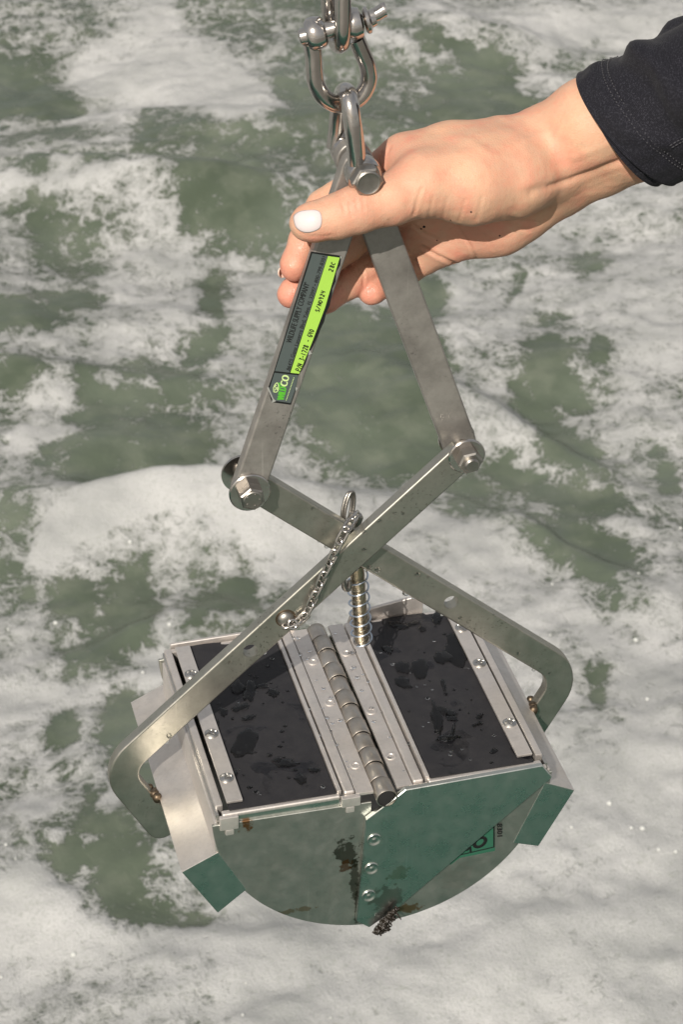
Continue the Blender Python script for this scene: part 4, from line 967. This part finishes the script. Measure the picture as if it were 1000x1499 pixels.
# the painted thumbnail: a thin curved shell on the thumb
NP = [(172, 250), (176, 280), (190, 318), (222, 343), (255, 350), (290, 346), (325, 333), (345, 315), (353, 285), (352, 250), (343, 222), (325, 209), (295, 205), (255, 208), (215, 215), (186, 230)]
NP = [(390+a/4.348, 260+b/4.348) for a, b in NP]
cN = np.mean(NP, 0); bm = bmesh.new(); rings = []
per = smoothpath([Vector((a, b, 0)) for a, b in NP], 3, True)
for f_ in (0, .2, .4, .6, .78, .9, 1.0):
    ring = []
    for p in (per if f_ else per[:1]):
        qx, qy = cN[0]+(p.x-cN[0])*f_, cN[1]+(p.y-cN[1])*f_; loc, nn = hit(qx, qy)
        if loc is None: loc, nn = hit(cN[0]+(p.x-cN[0])*f_*.9, cN[1]+(p.y-cN[1])*f_*.9)
        nn = nn if nn.dot(Vector(CAM)-loc) > 0 else -nn
        ring.append((loc, nn, .0009-.0007*f_**3))
    rings.append(ring)
sm = []
for ring in rings: sm.append([bm.verts.new(l+n_*h_) for l, n_, h_ in ring])
last = [bm.verts.new(l-n_*.0006) for l, n_, h_ in rings[-1]]; sm.append(last)
for A, B in zip(sm, sm[1:]):
    m_ = len(B)
    for k in range(m_):
        if len(A) == 1: bm.faces.new((A[0], B[k], B[(k+1) % m_]))
        else: bm.faces.new((A[k], B[k], B[(k+1) % m_], A[(k+1) % m_]))
bmesh.ops.smooth_vert(bm, verts=[q for r_ in sm[:-2] for q in r_], factor=.5, use_axis_x=True, use_axis_y=True, use_axis_z=True)
nl = obj('fingernail', bm, M_nail, hand, None); nl['label'] = 'thumbnail painted glossy white'
for tip, dv, r_ in ((J(412, 399, .0075, 0), (-1, 1.2, -.2), .0026), (J(531, 434, .0195, 0), (-1, 1.2, -.2), .0024)):
    bm = bmesh.new(); lathe(bm, [(0, .0011), (r_*.6, .0009), (r_, 0), (r_*.95, -.0006)], 18, axis_matrix(tip[:3], dv) @ Matrix.Diagonal((1, 1.25, 1, 1))); obj('fingernail', bm, M_nail2, hand, 60)

# grains of sand stuck to the palm side
bm = bmesh.new()
for px_, py_, r_ in ((690, 310, .00055), (621, 332, .0008), (617, 335, .0005), (732, 345, .0005), (640, 352, .0004), (660, 322, .0004)):
    loc, nn = hit(px_, py_)
    if loc is not None: bmesh.ops.create_icosphere(bm, subdivisions=1, radius=r_, matrix=Matrix.Translation(loc))
tag(obj('sand_grain', bm, M_mud, hand, None), kind='stuff')
# ---- sleeve
M_cloth = material('black_softshell', (.012, .012, .015), .75); n = N(M_cloth); v = n.coord()
wv_ = n.add('ShaderNodeTexWave', Scale=420.0, Distortion=1.5); wv_.inputs['Detail'].default_value = 2; n.link(n.coord((1, 1, 1), rot=(.3, .9, .6)), wv_.inputs['Vector'])
n.link(n.mix(n.mapr(n.noise(v, 1300, 2, .6), .5, .78, 0, 1), (.0095, .0095, .0135), (.042, .042, .053)), n.b.inputs['Base Color'])
n.link(n.bump(n.math('ADD', wv_.outputs['Fac'], n.noise(v, 500, 4, .7)), .35, .0007), n.b.inputs['Normal'])
n.b.inputs['Specular IOR Level'].default_value = .15; n.b.inputs['Sheen Weight'].default_value = .04; n.b.inputs['Sheen Roughness'].default_value = .5
M_thread = material('thread', (.05, .05, .056), .7)
a0 = Vector(at(944, 176, -.012)); a1 = Vector(at(1140, 82, -.040)); axd = (a1-a0).normalized()
e2 = (Vector(CAM)-a0); e2 = (e2-axd*e2.dot(axd)).normalized(); e1 = axd.cross(e2)          # e2 towards the viewer, e1 across
if project(np.array([a0+e1*.01]))[0, 1] < project(np.array([a0]))[0, 1]: e1 = -e1         # e1 points down in the picture
def sleeve_pt(s, th, r1, r2, tilt, ph, amp):
    c_, s_ = math.cos(th), math.sin(th)
    fold = amp*(.0016*(1-2*abs(math.sin(s*48+1.3*math.sin(th+.6)+ph))**.7)+.0022*math.sin(s*170-3*math.cos(th*1.3)+ph*2)+.0014*math.sin(5*th+s*60))
    for fa_, fb_, fw_, fh_ in ((.024, .010, .0045, .0030), (.042, -.016, .0055, .0042), (.058, .014, .005, .0036), (.078, -.022, .006, .0045), (.100, .012, .006, .004)):
        fold += fh_*math.exp(-((s-fa_-fb_*(th-1.4))/fw_)**2)*(.35+.65*math.exp(-((th-1.7)/1.1)**2))*(1 if amp > 1 else 0)
    fold = max(fold, -.0016)*min(1, max(s+.006, 0)*45)
    grow = 1+.9*max(s, 0)*1.2
    return a0+axd*(s+tilt*c_*math.exp(-max(s, 0)*14))+e1*((r1*grow+fold)*c_)+e2*((r2*grow+fold)*s_)
def sleeve_tube(name, s0, s1, r1, r2, tilt, ph, amp, par, hem, ns=90, nt=110, thick=.0016, seam=None):
    bm = bmesh.new(); rows = []
    prof = [(s0+.02, -thick-.0006), (s0+.002, -thick), (s0, -thick*.3), (s0+.0004, 0.0004)]+[(s0+(s1-s0)*(k/ns)**1.15, 0) for k in range(1, ns+1)]
    for s, off in prof:
        row = []
        for k in range(nt):
            th = 2*math.pi*k/nt; o_ = off
            if hem and off == 0 or (hem and off == .0004):
                d_ = s-(s0+hem); o_ += .0009*(1/(1+math.exp(d_*2200)))-.0006*math.exp(-(d_/.0011)**2)
                if s-s0 < hem: o_ += .0004*math.sin(th*17+1)*math.sin((s-s0)/hem*3.14)
            if seam is not None and off == 0 and s > s0+.004:
                dth = (th-seam(s)+math.pi) % (2*math.pi)-math.pi; o_ += .0009/(1+math.exp(-dth*90))*(1 if abs(dth) < .9 else 0)-.0004*math.exp(-(dth/.03)**2)
            row.append(bm.verts.new(sleeve_pt(s, th, r1+o_, r2+o_, tilt, ph, amp)))
        rows.append(row)
    for A, B in zip(rows, rows[1:]):
        for k in range(nt): bm.faces.new((A[k], A[(k+1) % nt], B[(k+1) % nt], B[k]))
    bm.faces.new(rows[-1]); return obj(name, bm, M_cloth, par, None)
R1, R2, TI = .0345, .0345, .0100
slv = sleeve_tube('sleeve', -.010, .26, R1, R2, TI, .4, 2.4, person, .0135, seam=lambda s: 1.02+.9*s)
inn = sleeve_tube('inner_cuff', -.0120, .05, R1-.0030, R2-.0030, TI*.45, 1.2, .5, slv, .008, 30, 90)
bm = bmesh.new()
for q in range(62):
    for s in (.0042, .0068):
        th = math.pi*(q+.15)/62*1.25-.45; p = sleeve_pt(s, th, R1+.0004, R2+.0004, TI, .4, 2.4); p2 = sleeve_pt(s, th+.026, R1+.0004, R2+.0004, TI, .4, 2.4)
        tube(bm, [p, (p+p2)/2+(p-a0-axd*(p-a0).dot(axd)).normalized()*.0004, p2], .00028, 5)
for q in range(40):
    s = .012+q*.0021
    for d_ in (.035, .075):
        th = 1.02+.9*s+d_; p = sleeve_pt(s, th, R1+.0010, R2+.0010, TI, .4, 2.4); p2 = sleeve_pt(s+.0014, th, R1+.0010, R2+.0010, TI, .4, 2.4); tube(bm, [p, p2], .0003, 5)
tag(obj('stitching', bm, M_thread, slv, None), kind='stuff')
